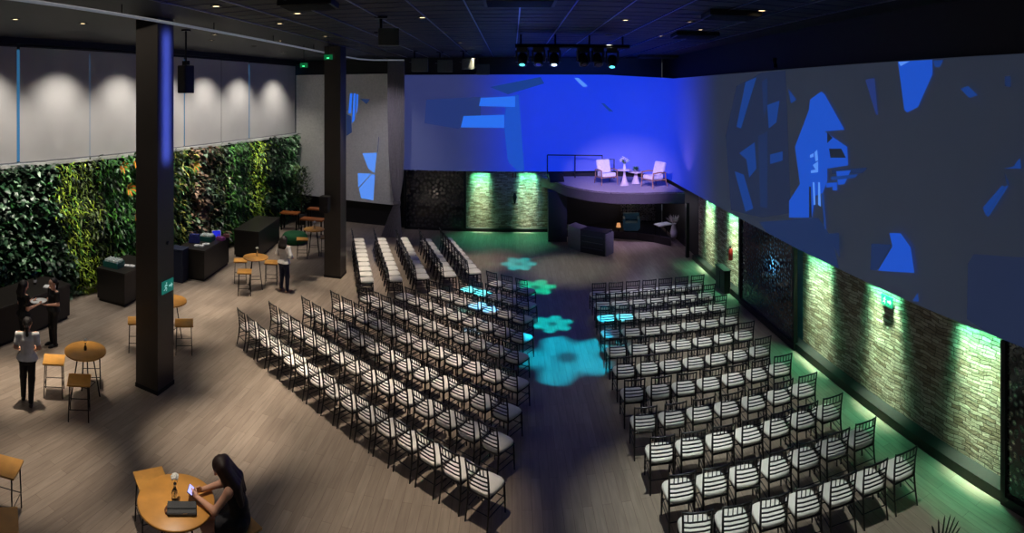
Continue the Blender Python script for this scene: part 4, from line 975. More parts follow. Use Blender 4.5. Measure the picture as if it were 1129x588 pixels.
# ---------------------------------------------------------------- people (one continuous implicit surface per body)
def V3(*a): return np.array(a, float)
def sdf_mesh(prims, res, k=0.03):
    """prims: ('c',a,b,ra,rb[,k]) tapered capsule, ('e',centre,radii[,k]) ellipsoid, ('-',centre,r) carve, ('cut',point,normal) keep the side behind the normal"""
    lo = np.array([1e9] * 3); hi = -lo
    for p in prims:
        if p[0] == 'c':
            r = max(p[3], p[4]); lo = np.minimum(lo, np.minimum(p[1], p[2]) - r); hi = np.maximum(hi, np.maximum(p[1], p[2]) + r)
        elif p[0] == 'e': lo = np.minimum(lo, np.array(p[1]) - np.array(p[2])); hi = np.maximum(hi, np.array(p[1]) + np.array(p[2]))
    lo = lo - 3 * res; hi = hi + 3 * res
    n = np.ceil((hi - lo) / res).astype(int) + 1
    f = np.full(n, 0.5, np.float32); ax = [lo[i] + res * np.arange(n[i]) for i in range(3)]
    def box(c0, c1, m):
        i0 = np.maximum(0, ((np.array(c0) - m - lo) / res).astype(int)); i1 = np.minimum(n, ((np.array(c1) + m - lo) / res).astype(int) + 2)
        sl = tuple(slice(a, b) for a, b in zip(i0, i1)); g = np.meshgrid(*[ax[i][sl[i]] for i in range(3)], indexing='ij')
        return sl, g
    for p in prims:
        kk = k
        if p[0] == 'c':
            a, b, ra, rb = np.array(p[1], float), np.array(p[2], float), p[3], p[4]; kk = p[5] if len(p) > 5 else k; r = max(ra, rb)
            sl, g = box(np.minimum(a, b), np.maximum(a, b), r + kk + 2 * res); ba = b - a; bb = max(1e-9, ba @ ba)
            h = np.clip(((g[0] - a[0]) * ba[0] + (g[1] - a[1]) * ba[1] + (g[2] - a[2]) * ba[2]) / bb, 0, 1)
            d = np.sqrt((g[0] - a[0] - h * ba[0]) ** 2 + (g[1] - a[1] - h * ba[1]) ** 2 + (g[2] - a[2] - h * ba[2]) ** 2) - (ra + (rb - ra) * h)
        elif p[0] == 'e':
            c, r = np.array(p[1], float), np.array(p[2], float); kk = p[3] if len(p) > 3 else k
            sl, g = box(c - r, c + r, kk + 2 * res)
            q = np.sqrt(sum(((g[i] - c[i]) / r[i]) ** 2 for i in range(3))); d = (q - 1) * r.min()
        elif p[0] == '-':
            c, r = np.array(p[1], float), p[2]; sl, g = box(c - r, c + r, 0.02 + 2 * res)
            d = r - np.sqrt(sum((g[i] - c[i]) ** 2 for i in range(3))); o = f[sl]; h = np.maximum(.008 - np.abs(o - d), 0) / .008
            f[sl] = np.maximum(o, d) + h * h * .008 / 4; continue
        else:
            g = np.meshgrid(*ax, indexing='ij'); c, nn = p[1], np.array(p[2], float) / np.linalg.norm(p[2])
            f[:] = np.maximum(f, sum((g[i] - c[i]) * nn[i] for i in range(3))); continue
        o = f[sl]; h = np.maximum(kk - np.abs(o - d), 0) / kk; f[sl] = np.minimum(o, d) - h * h * kk / 4
    # surface nets
    s = f < 0; cs = [(i, j, l) for i in (0, 1) for j in (0, 1) for l in (0, 1)]
    sh = lambda a, c: a[c[0]:n[0] - 1 + c[0], c[1]:n[1] - 1 + c[1], c[2]:n[2] - 1 + c[2]]
    cnt = sum(sh(s, c).astype(int) for c in cs); act = (cnt > 0) & (cnt < 8); idx = np.argwhere(act)
    F8 = {c: sh(f, c)[act] for c in cs}; acc = np.zeros((len(idx), 3)); num = np.zeros(len(idx))
    for c in cs:
        for a in range(3):
            if c[a] == 0:
                c2 = list(c); c2[a] = 1; c2 = tuple(c2); x, y = F8[c], F8[c2]; m = (x < 0) != (y < 0)
                t = np.where(m, x / np.where(m, x - y, 1), 0); pos = np.tile(np.array(c, float), (len(idx), 1)); pos[:, a] += t
                acc += pos * m[:, None]; num += m
    verts = lo + (idx + acc / num[:, None]) * res
    vid = -np.ones(act.shape, int); vid[act] = np.arange(len(idx)); faces = []
    for a in range(3):
        b, c = (a + 1) % 3, (a + 2) % 3
        e0 = [slice(1, n[i] - 1) for i in range(3)]; e1 = list(e0); e0[a] = slice(0, n[a] - 1); e1[a] = slice(1, n[a])
        A, B = s[tuple(e0)], s[tuple(e1)]; base = np.array([0 if i == a else 1 for i in range(3)])
        for flip in (0, 1):
            w = np.argwhere((A & ~B) if not flip else (~A & B)) + base
            if not len(w): continue
            def cell(db, dc):
                q = w.copy(); q[:, b] -= db; q[:, c] -= dc; return vid[q[:, 0], q[:, 1], q[:, 2]]
            quad = np.stack([cell(1, 1), cell(0, 1), cell(0, 0), cell(1, 0)], 1)
            faces.append(quad[:, ::-1] if flip else quad)
    return verts, np.concatenate(faces)
def sdf_obj(name, prims, res, mat, parent, k=0.03):
    v, f = sdf_mesh(prims, res, k); mb = MB(); mb.add(v.tolist(), f.tolist(), 0, True)
    return mb.build(name, mat, parent)
def nrmz(v): v = np.array(v, float); return v / np.linalg.norm(v)
def hand_prims(w, d, up, thumb, curl=.5, s=1.0):
    """hand at wrist w, fingers along d, back of the hand along up, thumb leaving the side of the palm towards `thumb`"""
    d, up = nrmz(d), nrmz(up); th = nrmz(np.array(thumb, float) - d * (np.array(thumb) @ d)); P = []
    kn = w + d * .085 * s
    for t in (-.026, -.009, .009, .026): P.append(('c', w + d * .02 * s + th * t * .7 * s, kn + th * t * s, .015 * s, .0125 * s, .012))
    for t, l in ((.029, .072), (.010, .082), (-.010, .076), (-.029, .058)):
        a = kn + th * t * s; d1 = nrmz(d - up * curl * .5); b = a + d1 * l * .48 * s; d2 = nrmz(d - up * curl * 1.5); c = b + d2 * l * .34 * s; d3 = nrmz(d - up * curl * 2.6); e = c + d3 * l * .26 * s
        P += [('c', a, b, .0098 * s, .009 * s, .006), ('c', b, c, .009 * s, .0082 * s, .004), ('c', c, e, .0082 * s, .007 * s, .004)]
    a = w + d * .022 * s + th * .026 * s; b = a + nrmz(th * .8 + d * .75 - up * .2) * .042 * s; c = b + nrmz(th * .25 + d - up * .35) * .036 * s
    P += [('c', a, b, .0145 * s, .0115 * s, .012), ('c', b, c, .0112 * s, .0085 * s, .005)]
    return P
def head_prims(c, fwd, up, s=1.0):
    """c = centre of the skull; fwd = where the face looks"""
    fwd = nrmz(fwd); up = nrmz(np.array(up) - fwd * (np.array(up) @ fwd)); r = np.cross(fwd, up); P = []
    q = lambda f, u, x=0: c + fwd * f * s + up * u * s + r * x * s
    P += [('c', q(-.02, .03), q(.012, .03), .083 * s, .08 * s, .03), ('c', q(.02, .0), q(.045, -.075), .062 * s, .042 * s, .04), ('c', q(.03, -.06, -.025), q(.03, -.06, .025), .04 * s, .04 * s, .03)]
    P += [('c', q(.088, .012), q(.112, -.026), .009 * s, .014 * s, .012), ('c', q(.1, -.03, -.008), q(.1, -.03, .008), .01 * s, .01 * s, .008)]
    P += [('c', q(.082, -.062, -.016), q(.082, -.062, .016), .0095 * s, .0095 * s, .006), ('c', q(.078, -.073, -.013), q(.078, -.073, .013), .0095 * s, .0095 * s, .006)]
    for x in (-1, 1):
        P += [('c', q(-.008, .02, x * .08), q(-.012, -.022, x * .076), .017 * s, .012 * s, .01), ('c', q(.075, .032, x * .016), q(.062, .03, x * .05), .0125 * s, .011 * s, .012)]
        P += [('-', q(.092, .008, x * .031), .0165 * s)]
    return P
def eyes(c, fwd, up, s, parent):
    fwd = nrmz(fwd); up = nrmz(np.array(up) - fwd * (np.array(up) @ fwd)); r = np.cross(fwd, up)
    for x in (-1, 1):
        p = c + fwd * .078 * s + up * .008 * s + r * x * .031 * s
        m = MB(); m.lathe([(.0001, -.0125), (.009, -.009), (.0125, 0), (.009, .009), (.0001, .0125)], tuple(p), 12)
        q = p + fwd * .0078; m.lathe([(.0001, -.006), (.005, -.004), (.006, 0), (.005, .004), (.0001, .006)], tuple(q), 10, 1)
        m.build('eye', [M('eye_white', (225, 220, 214), .3), M('iris_dark', (30, 20, 14), .2)], parent)
SKIN = M('warm_skin', (206, 156, 130), .55, noise=(9, .05)); HAIRM = M('dark_hair', (22, 14, 12), .62, noise=(40, .25)); HAIRR = M('dark_red_brown_hair', (36, 17, 14), .6, noise=(40, .25))
def limb(a, b, c, r): return [('c', a, b, r[0], r[1], .03), ('c', b, c, r[1] * 1.02, r[2], .03)]
def foot(ank, fx, fy, s=1.0):
    d = nrmz((fx, fy, 0)); return [('c', ank, V3(ank[0], ank[1], .035) - d * .02, .034, .032, .02), ('c', V3(ank[0], ank[1], .03) - d * .03, V3(ank[0], ank[1], .026) + d * .13, .03, .024, .02), ('c', V3(ank[0], ank[1], .024) + d * .1, V3(ank[0], ank[1], .018) + d * .165, .03, .017, .02)]

def standing(label, loc, rz, H, J, clothes, hair, skin=SKIN, hands=None, headf=(0, 1, -.1), res=.0085):
    """J: joints of the figure in its own frame (facing +Y); H scales a 1.65 m figure"""
    t = thing('person', label, 'person', loc, rz)
    s = H / 1.65; g = lambda n: np.array(J[n], float) * s
    P = [('c', g('pelL'), g('pelR'), .105 * s, .105 * s, .05), ('c', g('pel'), g('waist'), .10 * s, .088 * s, .06), ('c', g('waist') + V3(-.03, 0, 0), g('chest') + V3(-.045, 0, 0), .082 * s, .092 * s, .05), ('c', g('waist') + V3(.03, 0, 0), g('chest') + V3(.045, 0, 0), .082 * s, .092 * s, .05),
         ('c', g('shL'), g('shR'), .052 * s, .052 * s, .05), ('c', g('neck') - V3(0, 0, .07), g('neck') + V3(0, .012, .07), .052 * s, .048 * s, .03)]
    for S in 'LR':
        P += limb(g('sh' + S), g('el' + S), g('wr' + S), (.048 * s, .039 * s, .026 * s)); P += limb(g('pel' + S), g('kn' + S), g('an' + S), (.085 * s, .055 * s, .037 * s))
        fx, fy = J.get('toe' + S, (0, 1)); P += foot(g('an' + S), fx, fy)
        hd, hu, ht = hands[S]; P += hand_prims(g('wr' + S), hd, hu, ht, .45, s)
    hc = g('head'); P += head_prims(hc, headf, (0, 0, 1), s)
    sdf_obj('body', P, res, skin, t); eyes(hc, headf, (0, 0, 1), s, t)
    for nm, prims, mat, kk in clothes(g, s):
        if nm == 'shoes':
            for q in (prims[:2], prims[2:4]): sdf_obj('shoe', q + prims[4:], res, mat, t, kk)
        else: sdf_obj(nm, prims, res, mat, t, kk)
    hp = hair(g, s, hc); sdf_obj('hair', hp, .008, HAIRM, t, .03)
    return t
def shirt(g, s, arm=.55, e=.014, hem=0.0, cut=None):
    P = [('c', g('pelL') + V3(0, 0, hem), g('pelR') + V3(0, 0, hem), (.124 + e) * s, (.124 + e) * s, .05), ('c', g('pel') + V3(0, 0, hem), g('waist'), (.116 + e) * s, (.09 + e) * s, .06)]
    for x in (-1, 1): P.append(('c', g('waist') + V3(x * .03, 0, 0), g('chest') + V3(x * .045, 0, 0), (.084 + e) * s, (.094 + e) * s, .05))
    P += [('c', g('shL'), g('shR'), (.052 + e) * s, (.052 + e) * s, .05)]
    for S in 'LR':
        if arm > 0: P.append(('c', g('sh' + S), g('sh' + S) + (g('el' + S) - g('sh' + S)) * min(arm, 1), (.05 + e) * s, (.046 + e) * s, .03))
        if arm > 1: P.append(('c', g('el' + S), g('el' + S) + (g('wr' + S) - g('el' + S)) * (arm - 1), (.042 + e) * s, (.032 + e) * s, .03))
    P += [('cut', (0, 0, g('neck')[2] - .022 * s), (0, .25, 1)), ('cut', (0, 0, g('pel')[2] + (hem if hem else -.06)), (0, 0, -1))]
    return P
def trousers(g, s, e=.012, to=1.0):
    P = [('c', g('pelL'), g('pelR'), (.105 + e) * s, (.105 + e) * s, .05), ('c', g('pel'), g('waist') - V3(0, 0, .05), (.10 + e) * s, (.088 + e) * s, .06)]
    for S in 'LR':
        k, a = g('kn' + S), g('an' + S); P += [('c', g('pel' + S), k, (.085 + e) * s, (.056 + e) * s, .03), ('c', k, k + (a - k) * to, (.057 + e) * s, (.038 + e) * s, .03)]
    P.append(('cut', (0, 0, g('pel')[2] + .05), (0, 0, 1)))
    return P
def shoes(g, s, J):
    P = []
    for S in 'LR':
        fx, fy = J.get('toe' + S, (0, 1)); d = nrmz((fx, fy, 0)); a = g('an' + S)
        P += [('c', V3(a[0], a[1], .045) - d * .03, V3(a[0], a[1], .036) + d * .13, .042, .034, .02), ('c', V3(a[0], a[1], .034) + d * .1, V3(a[0], a[1], .03) + d * .17, .038, .026, .02)]
    P.append(('cut', (0, 0, .004), (0, 0, -1)))
    return P
STAND = dict(pel=(0, 0, .90), pelL=(-.075, 0, .88), pelR=(.075, 0, .88), waist=(0, .01, 1.06), chest=(0, .0, 1.24), shL=(-.165, -.01, 1.345), shR=(.165, -.01, 1.345), neck=(0, -.005, 1.41), head=(0, .02, 1.545),
             elL=(-.235, -.05, 1.09), elR=(.235, -.05, 1.09), wrL=(-.19, .14, .99), wrR=(.19, .14, .99), knL=(-.085, .03, .47), knR=(.085, .03, .47), anL=(-.085, 0, .08), anR=(.085, 0, .08))
def JJ(**k): d = dict(STAND); d.update(k); return d
TEE = M('white_cotton', (226, 226, 226), .85, bump=(60, .15)); BLK = M('black_cloth', (15, 15, 17), .8); JEAN = M('navy_denim', (26, 32, 58), .85, noise=(60, .15)); BLOUSE = M('white_blouse_cloth', (214, 212, 210), .8, bump=(40, .2)); SHOE = M('dark_shoe', (34, 24, 24), .5)
def hair_pony(g, s, hc):
    q = lambda x, y, z: hc + V3(x, y, z) * s
    return [('e', q(0, -.022, .04), V3(.094, .1, .092) * s), ('c', q(0, -.11, .03), q(0, -.135, -.03), .026 * s, .032 * s), ('c', q(0, -.135, -.03), q(.005, -.115, -.18), .032 * s, .026 * s), ('c', q(.005, -.115, -.18), q(.01, -.11, -.3), .026 * s, .01 * s),
            ('cut', hc + V3(0, .045, .0) * s, (0, 1, -.85))]
def hair_long(l):
    def fn(g, s, hc):
        q = lambda x, y, z: hc + V3(x, y, z) * s
        P = [('e', q(0, -.022, .035), V3(.1, .105, .1) * s)]
        for x in (-.065, -.022, .022, .065): P += [('c', q(x, -.06, .02), q(x * 1.35, -.1, -.16), .055 * s, .055 * s), ('c', q(x * 1.35, -.1, -.16), q(x * 1.5, -.105, -l), .055 * s, .03 * s)]
        P.append(('cut', hc + V3(0, .05, 0) * s, (0, 1, -.8))); return P
    return fn
# woman in the white tee, walking towards the bar
Jw = JJ(elL=(-.225, -.03, 1.1), elR=(.225, -.03, 1.1), wrL=(-.17, .13, .98), wrR=(.17, .13, .98), knL=(-.085, .09, .48), anL=(-.085, .11, .08), knR=(.085, .0, .48), anR=(.08, -.12, .1))
standing('person with a black ponytail, white tee and black trousers standing beside the bottle vase table', (-8.16, 6.60, 0), face_rz(-.72, .69), 1.64, Jw,
         lambda g, s: [('trousers', trousers(g, s), BLK, .03), ('t_shirt', shirt(g, s, .62, .016, -.03), TEE, .04), ('shoes', shoes(g, s, Jw), SHOE, .02)], hair_pony,
         hands={'L': ((.6, .75, .1), (-.3, .2, 1), (.2, .3, .9)), 'R': ((-.6, .75, .1), (.3, .2, 1), (-.2, .3, .9))})
# woman in white blouse and jeans
Jb = JJ(elL=(-.23, -.02, 1.1), elR=(.26, -.03, 1.12), wrL=(-.17, .2, 1.02), wrR=(.20, .16, 1.0), knL=(-.1, .04, .47), anL=(-.12, .02, .08), knR=(.1, .04, .47), anR=(.13, -.02, .08), toeR=(.35, .9), toeL=(-.2, .95))
standing('person with long black hair, white blouse and dark jeans standing before the far wooden tables', (-6.66, 14.95, 0), face_rz(.22, .97), 1.66, Jb,
         lambda g, s: [('jeans', trousers(g, s, .014), JEAN, .03), ('blouse', shirt(g, s, 1.6, .022, -.03), BLOUSE, .04), ('shoes', shoes(g, s, Jb), M('tan_shoe', (150, 110, 90), .5), .02)], hair_long(.36),
         hands={'L': ((.3, .9, -.1), (-.4, .1, .9), (.5, 0, .8)), 'R': ((-.3, .9, -.1), (.4, .1, .9), (-.5, 0, .8))})
# two people in black holding a white tray between them
Js = JJ(elL=(-.21, .0, 1.08), elR=(.21, .0, 1.08), wrL=(-.15, .25, 1.10), wrR=(.15, .25, 1.10))
P3 = (-9.78, 7.80); P4 = (-9.62, 8.58)
dx, dy = P4[0] - P3[0], P4[1] - P3[1]
hnd = {'L': ((.25, .9, .1), (0, .2, -1), (-.9, .3, .2)), 'R': ((-.25, .9, .1), (0, .2, -1), (.9, .3, .2))}
wear = lambda J: (lambda g, s: [('trousers', trousers(g, s), BLK, .03), ('uniform_shirt', shirt(g, s, .6, .016, -.02), BLK, .04), ('shoes', shoes(g, s, J), BLK, .02)])
standing('person with long dark hair in black uniform holding the tray, nearest the frame edge', (P3[0], P3[1], 0), face_rz(dx, dy), 1.66, Js, wear(Js), hair_long(.3), hands=hnd, headf=(0, 1, -.35))
standing('person with tied hair in black uniform holding the tray, nearer the pillar', (P4[0], P4[1], 0), face_rz(-dx, -dy), 1.58, Js, wear(Js), hair_pony, hands=hnd, headf=(0, 1, -.45))
mx, my = (P3[0] + P4[0]) / 2, (P3[1] + P4[1]) / 2
t = thing('serving_tray', 'oval white tray held between the two people in black', 'tray', (mx, my, 1.10), math.atan2(dy, dx))
MB().lathe([(.001, 0), (.17, 0), (.21, .03), (.205, .035), (.165, .008), (.001, .008)], n=32, sx=1.0, sy=.72).build('tray_dish', M('white_enamel', (222, 224, 222), .4), t)
MB().lathe([(.205, .03), (.212, .036), (.205, .042), (.199, .036), (.205, .03)], n=32, sx=1.0, sy=.72, cap=False).build('rim', M('white_enamel', (222, 224, 222), .4), t)
# seated woman in black looking at a phone
def seated():
    f = nrmz((T2[0] + .05 - SEAT1[0], T2[1] + .12 - SEAT1[1], 0)); rz = face_rz(f[0], f[1])
    t = thing('person', 'person with long dark hair in black sleeveless outfit seated at the largest table', 'person', (SEAT1[0], SEAT1[1], 0), rz)
    sc = 1.0
    pel = V3(0, -.02, .765); hl, hr = V3(-.08, 0, .76), V3(.08, 0, .76); wa = V3(0, .0, .93); ch = V3(0, .07, 1.11); sl, sr = V3(-.17, .10, 1.19), V3(.17, .10, 1.19); nk = V3(0, .135, 1.255); hd = V3(0, .215, 1.36)
    kl, kr = V3(-.10, .40, .72), V3(.11, .40, .71); al, ar = V3(-.09, .30, .30), V3(.12, .32, .30)
    el, er = V3(-.24, .26, 1.0), V3(.235, .25, 1.0); wl_, wr = V3(-.075, .50, 1.015), V3(.055, .47, 1.02)
    P = [('c', hl, hr, .112, .112, .05), ('c', pel, wa, .112, .10, .06)]
    for x in (-1, 1): P.append(('c', wa + V3(x * .035, 0, 0), ch + V3(x * .05, 0, 0), .088, .096, .05))
    P += [('c', sl, sr, .055, .055, .05), ('c', nk - V3(0, .03, .07), nk + V3(0, .04, .07), .052, .048, .03)]
    P += limb(sl, el, wl_, (.052, .042, .028)) + limb(sr, er, wr, (.052, .042, .028)) + limb(hl, kl, al, (.092, .065, .04)) + limb(hr, kr, ar, (.092, .065, .04))
    for a, d in ((al, 1), (ar, 1)):
        dd = nrmz((0, 1, -.35)); P += [('c', a, a + V3(0, -.02, -.05), .035, .034, .02), ('c', a + V3(0, -.03, -.06), a + V3(0, .0, -.06) + dd * .12, .032, .026, .02), ('c', a + V3(0, 0, -.06) + dd * .1, a + V3(0, 0, -.06) + dd * .16, .03, .018, .02)]
    P += hand_prims(wl_, (.55, .8, .12), (-.75, .25, .5), (.1, -.2, 1), .75) + hand_prims(wr, (-.5, .82, .15), (.75, .25, .5), (-.1, -.2, 1), .75)
    hf = (0.0, .85, -.62); hu = (0, .55, .83)
    P += head_prims(hd, hf, hu)
    sdf_obj('body', P, .0068, SKIN, t); eyes(hd, hf, hu, 1.0, t)
    C = [('c', hl, hr, .122, .122, .05), ('c', pel, wa, .124, .112, .06)]
    for x in (-1, 1): C.append(('c', wa + V3(x * .035, 0, 0), ch + V3(x * .05, 0, 0), .1, .108, .05))
    C += [('c', sl * V3(.72, 1, 1), sr * V3(.72, 1, 1), .066, .066, .04), ('cut', tuple(nk + V3(0, .0, -.035)), (0, .45, 1))]
    sdf_obj('sleeveless_top', C, .0075, M('black_flecked_cloth', (14, 14, 17), .75, noise=(60, .4)), t)
    sk = []
    for a, b in ((hl, kl), (hr, kr)): sk.append(('c', a, a + (b - a) * .62, .112, .094, .06))
    sk.append(('c', hl, hr, .127, .127, .05)); sk += [('cut', (0, 0, .675), (0, 0, -1)), ('cut', (0, .27, .7), (0, 1, -.05))]
    sdf_obj('shorts', sk, .0075, M('black_navy_cloth', (16, 17, 26), .8, noise=(30, .4)), t)
    hb = nrmz(hf); uu = nrmz(np.array(hu) - hb * (np.array(hu) @ hb)); q = lambda x, y, z: hd + V3(1, 0, 0) * x + hb * y + uu * z
    H = [('e', q(0, -.025, .038), (.104, .112, .108))]
    for x in (-.075, -.028, .028, .075):
        m1 = V3(x * 1.5, -.01, 1.21); m2 = V3(x * 1.7, -.05, 1.03)
        H += [('c', q(x, -.06, .03), m1 + V3(0, .03, 0), .06, .06), ('c', m1 + V3(0, .03, 0), m2, .06, .034)]
    for x in (-1, 1): H += [('c', q(x * .085, .0, .03), q(x * .1, .0, -.1), .035, .038), ('c', q(x * .1, 0, -.1), V3(x * .13, .12, 1.16), .038, .03)]
    v, fc = sdf_mesh(H, .0075, .03); mb = MB(); mb.add(v.tolist(), fc.tolist(), 0, True); mb.build('hair', HAIRR, t)
    # phone
    M3 = Matrix.Rotation(rz, 4, 'Z'); c = Vector((SEAT1[0], SEAT1[1], 0)) + M3 @ Vector((-.01, .60, 1.045))
    ph = thing('smartphone', 'smartphone with lit bluish screen in the hands of the seated person', 'phone', c, rz)
    o = MB().box((0, 0, 0), (.15, .075, .009)).build('phone_case', BLACK, ph, bevel=.003); o.rotation_euler.x = .6
    o = MB().box((0, 0, .0055), (.136, .066, .002)).build('phone_screen', M('phone_screen', (40, 40, 60), .2, emit=((170, 170, 255), 1.6)), ph); o.rotation_euler.x = .6
seated()

# ---------------------------------------------------------------- lights
def light(kind, name, loc, energy, color, target=None, **k):
    d = bpy.data.lights.new(name, kind); d.energy = energy; d.color = color
    for a, v in k.items(): setattr(d, a, v)
    o = bpy.data.objects.new(name, d); COL.objects.link(o); o.location = loc
    if target is not None:
        o.rotation_euler = (Vector(target) - Vector(loc)).to_track_quat('-Z', 'Y').to_euler()
    return o
WARM = (1.0, .86, .70)
for x, y, on in DL:
    tight = x < -3 and not (-6 < x and y > 8.5)
    light('SPOT', 'downlight_beam', (x, y, CEIL - .06), (2000 if tight else 2200) * on, WARM if x < 1.5 else (.93, 1.0, .92), (x, y, 0), spot_size=math.radians(23 if tight else 32), spot_blend=1.0, shadow_soft_size=.06)
# wall grazers for blinds and plants
for xpx in (-20, 62, 130, 180, 223, 262, 300):
    q = on_wall('L', xpx, 110, 0.0); q = wl('L', q.y, 1.3)
    e = wl('L', q.y, .0)
    light('SPOT', 'wall_washer', (q.x, q.y, CEIL - .15), 430, (1, .93, .84), (e.x, e.y, 2.6), spot_size=math.radians(92), spot_blend=1.0, shadow_soft_size=.05)
for xpx in (0, 40, 85, 135, 205, 240, 280, 315):
    q = on_wall('L', xpx, 110, 0.0); q = wl('L', q.y, 2.6); e = wl('L', q.y, .0)
    light('SPOT', 'plant_light', (q.x, q.y, CEIL - .15), 1300, (1, .94, .8), (e.x, e.y, 2.3), spot_size=math.radians(22), spot_blend=1.0, shadow_soft_size=.04)
for xpx in (65, 130, 223, 300):
    q = on_wall('L', xpx, 110, 0.0); q = wl('L', q.y, .14)
    light('SPOT', 'ledge_uplight', (q.x, q.y, 4.06), 5, (1, .92, .82), (q.x - .05, q.y, 6.0), spot_size=math.radians(60), spot_blend=1.0, shadow_soft_size=.03)
light('SPOT', 'curtain_fill', (-4.4, 18.6, 7.35), 360, (.9, .84, 1.0), (-5.4, 22.2, 3.6), spot_size=math.radians(60), spot_blend=1.0, shadow_soft_size=.08)  # added spot, lifts the curtain and the white panel
# green washes over the stone
GREEN = (.30, 1.0, .55)
for w, xa, xb, ya in (('F', 515, 545, 188), ('F', 566, 597, 189), ('R', 773, 786, 220), ('R', 797, 815, 236), ('R', 882, 918, 284), ('R', 947, 995, 318), ('R', 1042, 1112, 360)):
    a = on_wall(w, xa, ya, -.12); b = on_wall(w, xb, ya, -.12); c = (a + b) / 2
    wd = max(.4, (b - a).length * .62); rz = math.atan2(b.y - a.y, b.x - a.x)
    n = Vector((math.sin(WALLS[w][0]), math.cos(WALLS[w][0]), 0))
    for nm, e, col, sp, tilt in (('stone_wash_green', 15, (.14, 1.0, .54), 48, .22), ('stone_wash_white', 14, (.80, 1.0, .66), 22, .05), ('floor_wash_green', 11, (.12, 1.0, .5), 62, -.42)):
        o = light('AREA', nm, (c.x, c.y, 2.66), e * wd, col, (c.x + n.x * tilt, c.y + n.y * tilt, 1.66), shape='RECTANGLE', size=wd, size_y=.05, spread=math.radians(sp))
        q = Matrix.Rotation(rz, 3, 'Z') @ Matrix.Rotation(tilt if True else 0, 3, 'X')
        # local x along the wall, aimed down and slightly into the stone
        d = Vector((n.x * tilt, n.y * tilt, -1)).normalized(); u = Vector((b.x - a.x, b.y - a.y, 0)).normalized(); zz = -d; yy = zz.cross(u)
        o.rotation_euler = Matrix((u, yy, zz)).transposed().to_euler()
# warm component lower on the stone
# blue stage wash
BLUE = (.03, .12, 1.0)
light('SPOT', 'blue_wash', (2.2, 14.3, 6.5), 1500, BLUE, (3.2, 23.2, 4.6), spot_size=math.radians(62), spot_blend=.9, shadow_soft_size=.1)
light('SPOT', 'blue_wash', (2.8, 14.3, 6.5), 1000, (.06, .10, 1.0), (5.6, 20.5, 4.0), spot_size=math.radians(50), spot_blend=.9, shadow_soft_size=.1)
light('SPOT', 'stage_wash', (2.5, 13.9, 6.6), 3600, (.70, .52, 1.0), (4.2, 20.6, 2.5), spot_size=math.radians(36), spot_blend=.8, shadow_soft_size=.08)
light('SPOT', 'purple_uplight', (5.75, 18.9, 2.5), 90, (.45, .25, 1.0), (6.1, 18.9, 5.0), spot_size=math.radians(80), spot_blend=1.0, shadow_soft_size=.05)
light('POINT', 'blue_fill', (.5, 15.5, 6.0), 25, (.10, .14, 1.0), shadow_soft_size=.5)
light('POINT', 'lounge_glow', (4.6, 22.6, 1.7), 12, (1, .7, .5), shadow_soft_size=.1)
light('POINT', 'lounge_glow', (5.5, 20.6, 1.6), 10, (.8, .8, 1), shadow_soft_size=.1)
light('POINT', 'lounge_glow', (4.6, 19.6, 1.7), 22, (.72, .6, 1.0), shadow_soft_size=.2)  # added light without a fixture, tints the floor under the stage purple
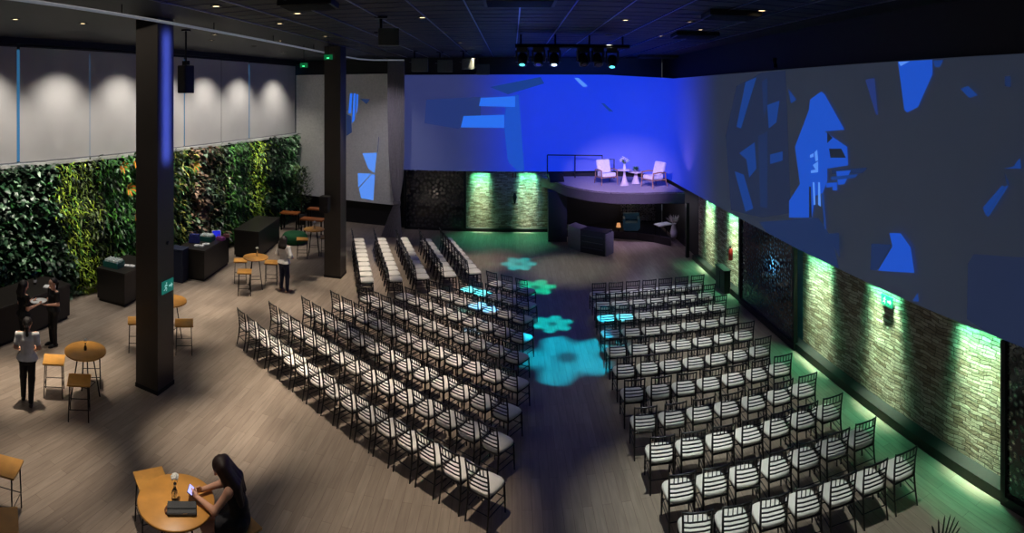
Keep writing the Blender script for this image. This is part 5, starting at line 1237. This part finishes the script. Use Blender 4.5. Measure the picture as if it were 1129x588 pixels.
# gobo beams
def gobo(loc, target, size_deg, color, energy, petals=6):
    o = light('SPOT', 'gobo_beam', loc, energy, color, target, spot_size=math.radians(size_deg), spot_blend=.15, shadow_soft_size=.012)
    d = o.data; d.use_nodes = True; nt = d.node_tree; L = nt.links.new
    em = nt.nodes['Emission']; tc = nt.nodes.new('ShaderNodeTexCoord'); s = nt.nodes.new('ShaderNodeSeparateXYZ'); L(tc.outputs['Normal'], s.inputs[0])
    def mth(op, a, b=None, v=None):
        n = nt.nodes.new('ShaderNodeMath'); n.operation = op; L(a, n.inputs[0])
        if b is not None: L(b, n.inputs[1])
        if v is not None: n.inputs[1].default_value = v
        return n.outputs[0]
    x = mth('DIVIDE', s.outputs['X'], s.outputs['Z']); y = mth('DIVIDE', s.outputs['Y'], s.outputs['Z'])
    r = mth('SQRT', mth('ADD', mth('MULTIPLY', x, x), mth('MULTIPLY', y, y)))
    rn = mth('DIVIDE', r, v=math.tan(math.radians(size_deg / 2)))
    ang = mth('ARCTAN2', y, x); pt = mth('COSINE', mth('MULTIPLY', ang, v=float(petals)))
    pet = mth('MULTIPLY', pt, v=.6); edge = mth('ADD', pet, v=.62)
    # petal-shaped outer limit, dark ring inside
    lim = nt.nodes.new('ShaderNodeMapRange'); L(mth('SUBTRACT', rn, mth('MULTIPLY', edge, v=.35)), lim.inputs['Value']); lim.inputs['From Min'].default_value = .45; lim.inputs['From Max'].default_value = .78; lim.inputs['To Min'].default_value = 1; lim.inputs['To Max'].default_value = 0.0
    ring = nt.nodes.new('ShaderNodeMapRange'); L(rn, ring.inputs['Value']); ring.inputs['From Min'].default_value = .1; ring.inputs['From Max'].default_value = .3; ring.inputs['To Min'].default_value = .25; ring.inputs['To Max'].default_value = 1.0
    st = mth('MULTIPLY', lim.outputs[0], ring.outputs[0]); L(st, em.inputs['Strength'])
    return o
A0, A1, A2 = (0.26, 14, 6.5), (1.0, 14, 6.5), (2.6, 14, 6.5)
CY = (.0, .8, .95); TG = (.0, 1.0, .6); BC = (.0, .58, 1.0)
gobo(A0, (.24, 19.0, 0), 9, CY, 6000)
gobo(A1, (.72, 16.7, 0), 11, TG, 5000)
gobo(A1, (1.05, 14.05, 0), 10, CY, 4500)
gobo(A2, (1.25, 12.25, 0), 19, BC, 4600, 5)
gobo(A0, (-1.0, 15.1, .45), 9, CY, 4500)
gobo(A0, (-.75, 13.9, .45), 8, (.03, .45, 1.0), 4000)
gobo(A2, (2.5, 13.1, .45), 9, (.05, .7, 1.0), 3500)
# light behind the lattice screens
q = wl('R', (yR(816, 250) + yR(875.5, 300)) / 2, -.13)
light('POINT', 'niche_glow', (q.x, q.y, 1.5), 14, (.35, .8, 1.0), shadow_soft_size=.05)
q = wl('F', XF(480), -.13)
light('POINT', 'niche_glow', (q.x, q.y, 1.6), 6, (1, .9, .75), shadow_soft_size=.05)
o = light('AREA', 'pillar_blue_fill', (PA[0] + 1.0, PA[1] + .03, 5.9), 24, (.08, .14, 1.0), shape='RECTANGLE', size=.12, size_y=2.6, spread=math.radians(34)); o.rotation_euler = (PI / 2, 0, PI / 2)  # added strip without a fixture, stands in for projector spill on the pillar
# unseen area lights added under the ceiling as soft ambient fill
light('AREA', 'ambient_fill', (-7, 6, 7.3), 75, (1, .86, .72), (-6, 6, 0), shape='RECTANGLE', size=5, size_y=12)
light('AREA', 'ambient_fill', (-1, 9, 7.3), 40, (.8, .84, 1.0), (2, 9, 0), shape='RECTANGLE', size=6, size_y=12)
w = bpy.data.worlds.new('world'); scene.world = w; w.use_nodes = True
w.node_tree.nodes['Background'].inputs[0].default_value = (.5, .55, .7, 1); w.node_tree.nodes['Background'].inputs[1].default_value = .06
scene.view_settings.view_transform = 'Standard'; scene.view_settings.look = 'None'; scene.view_settings.exposure = 0.0
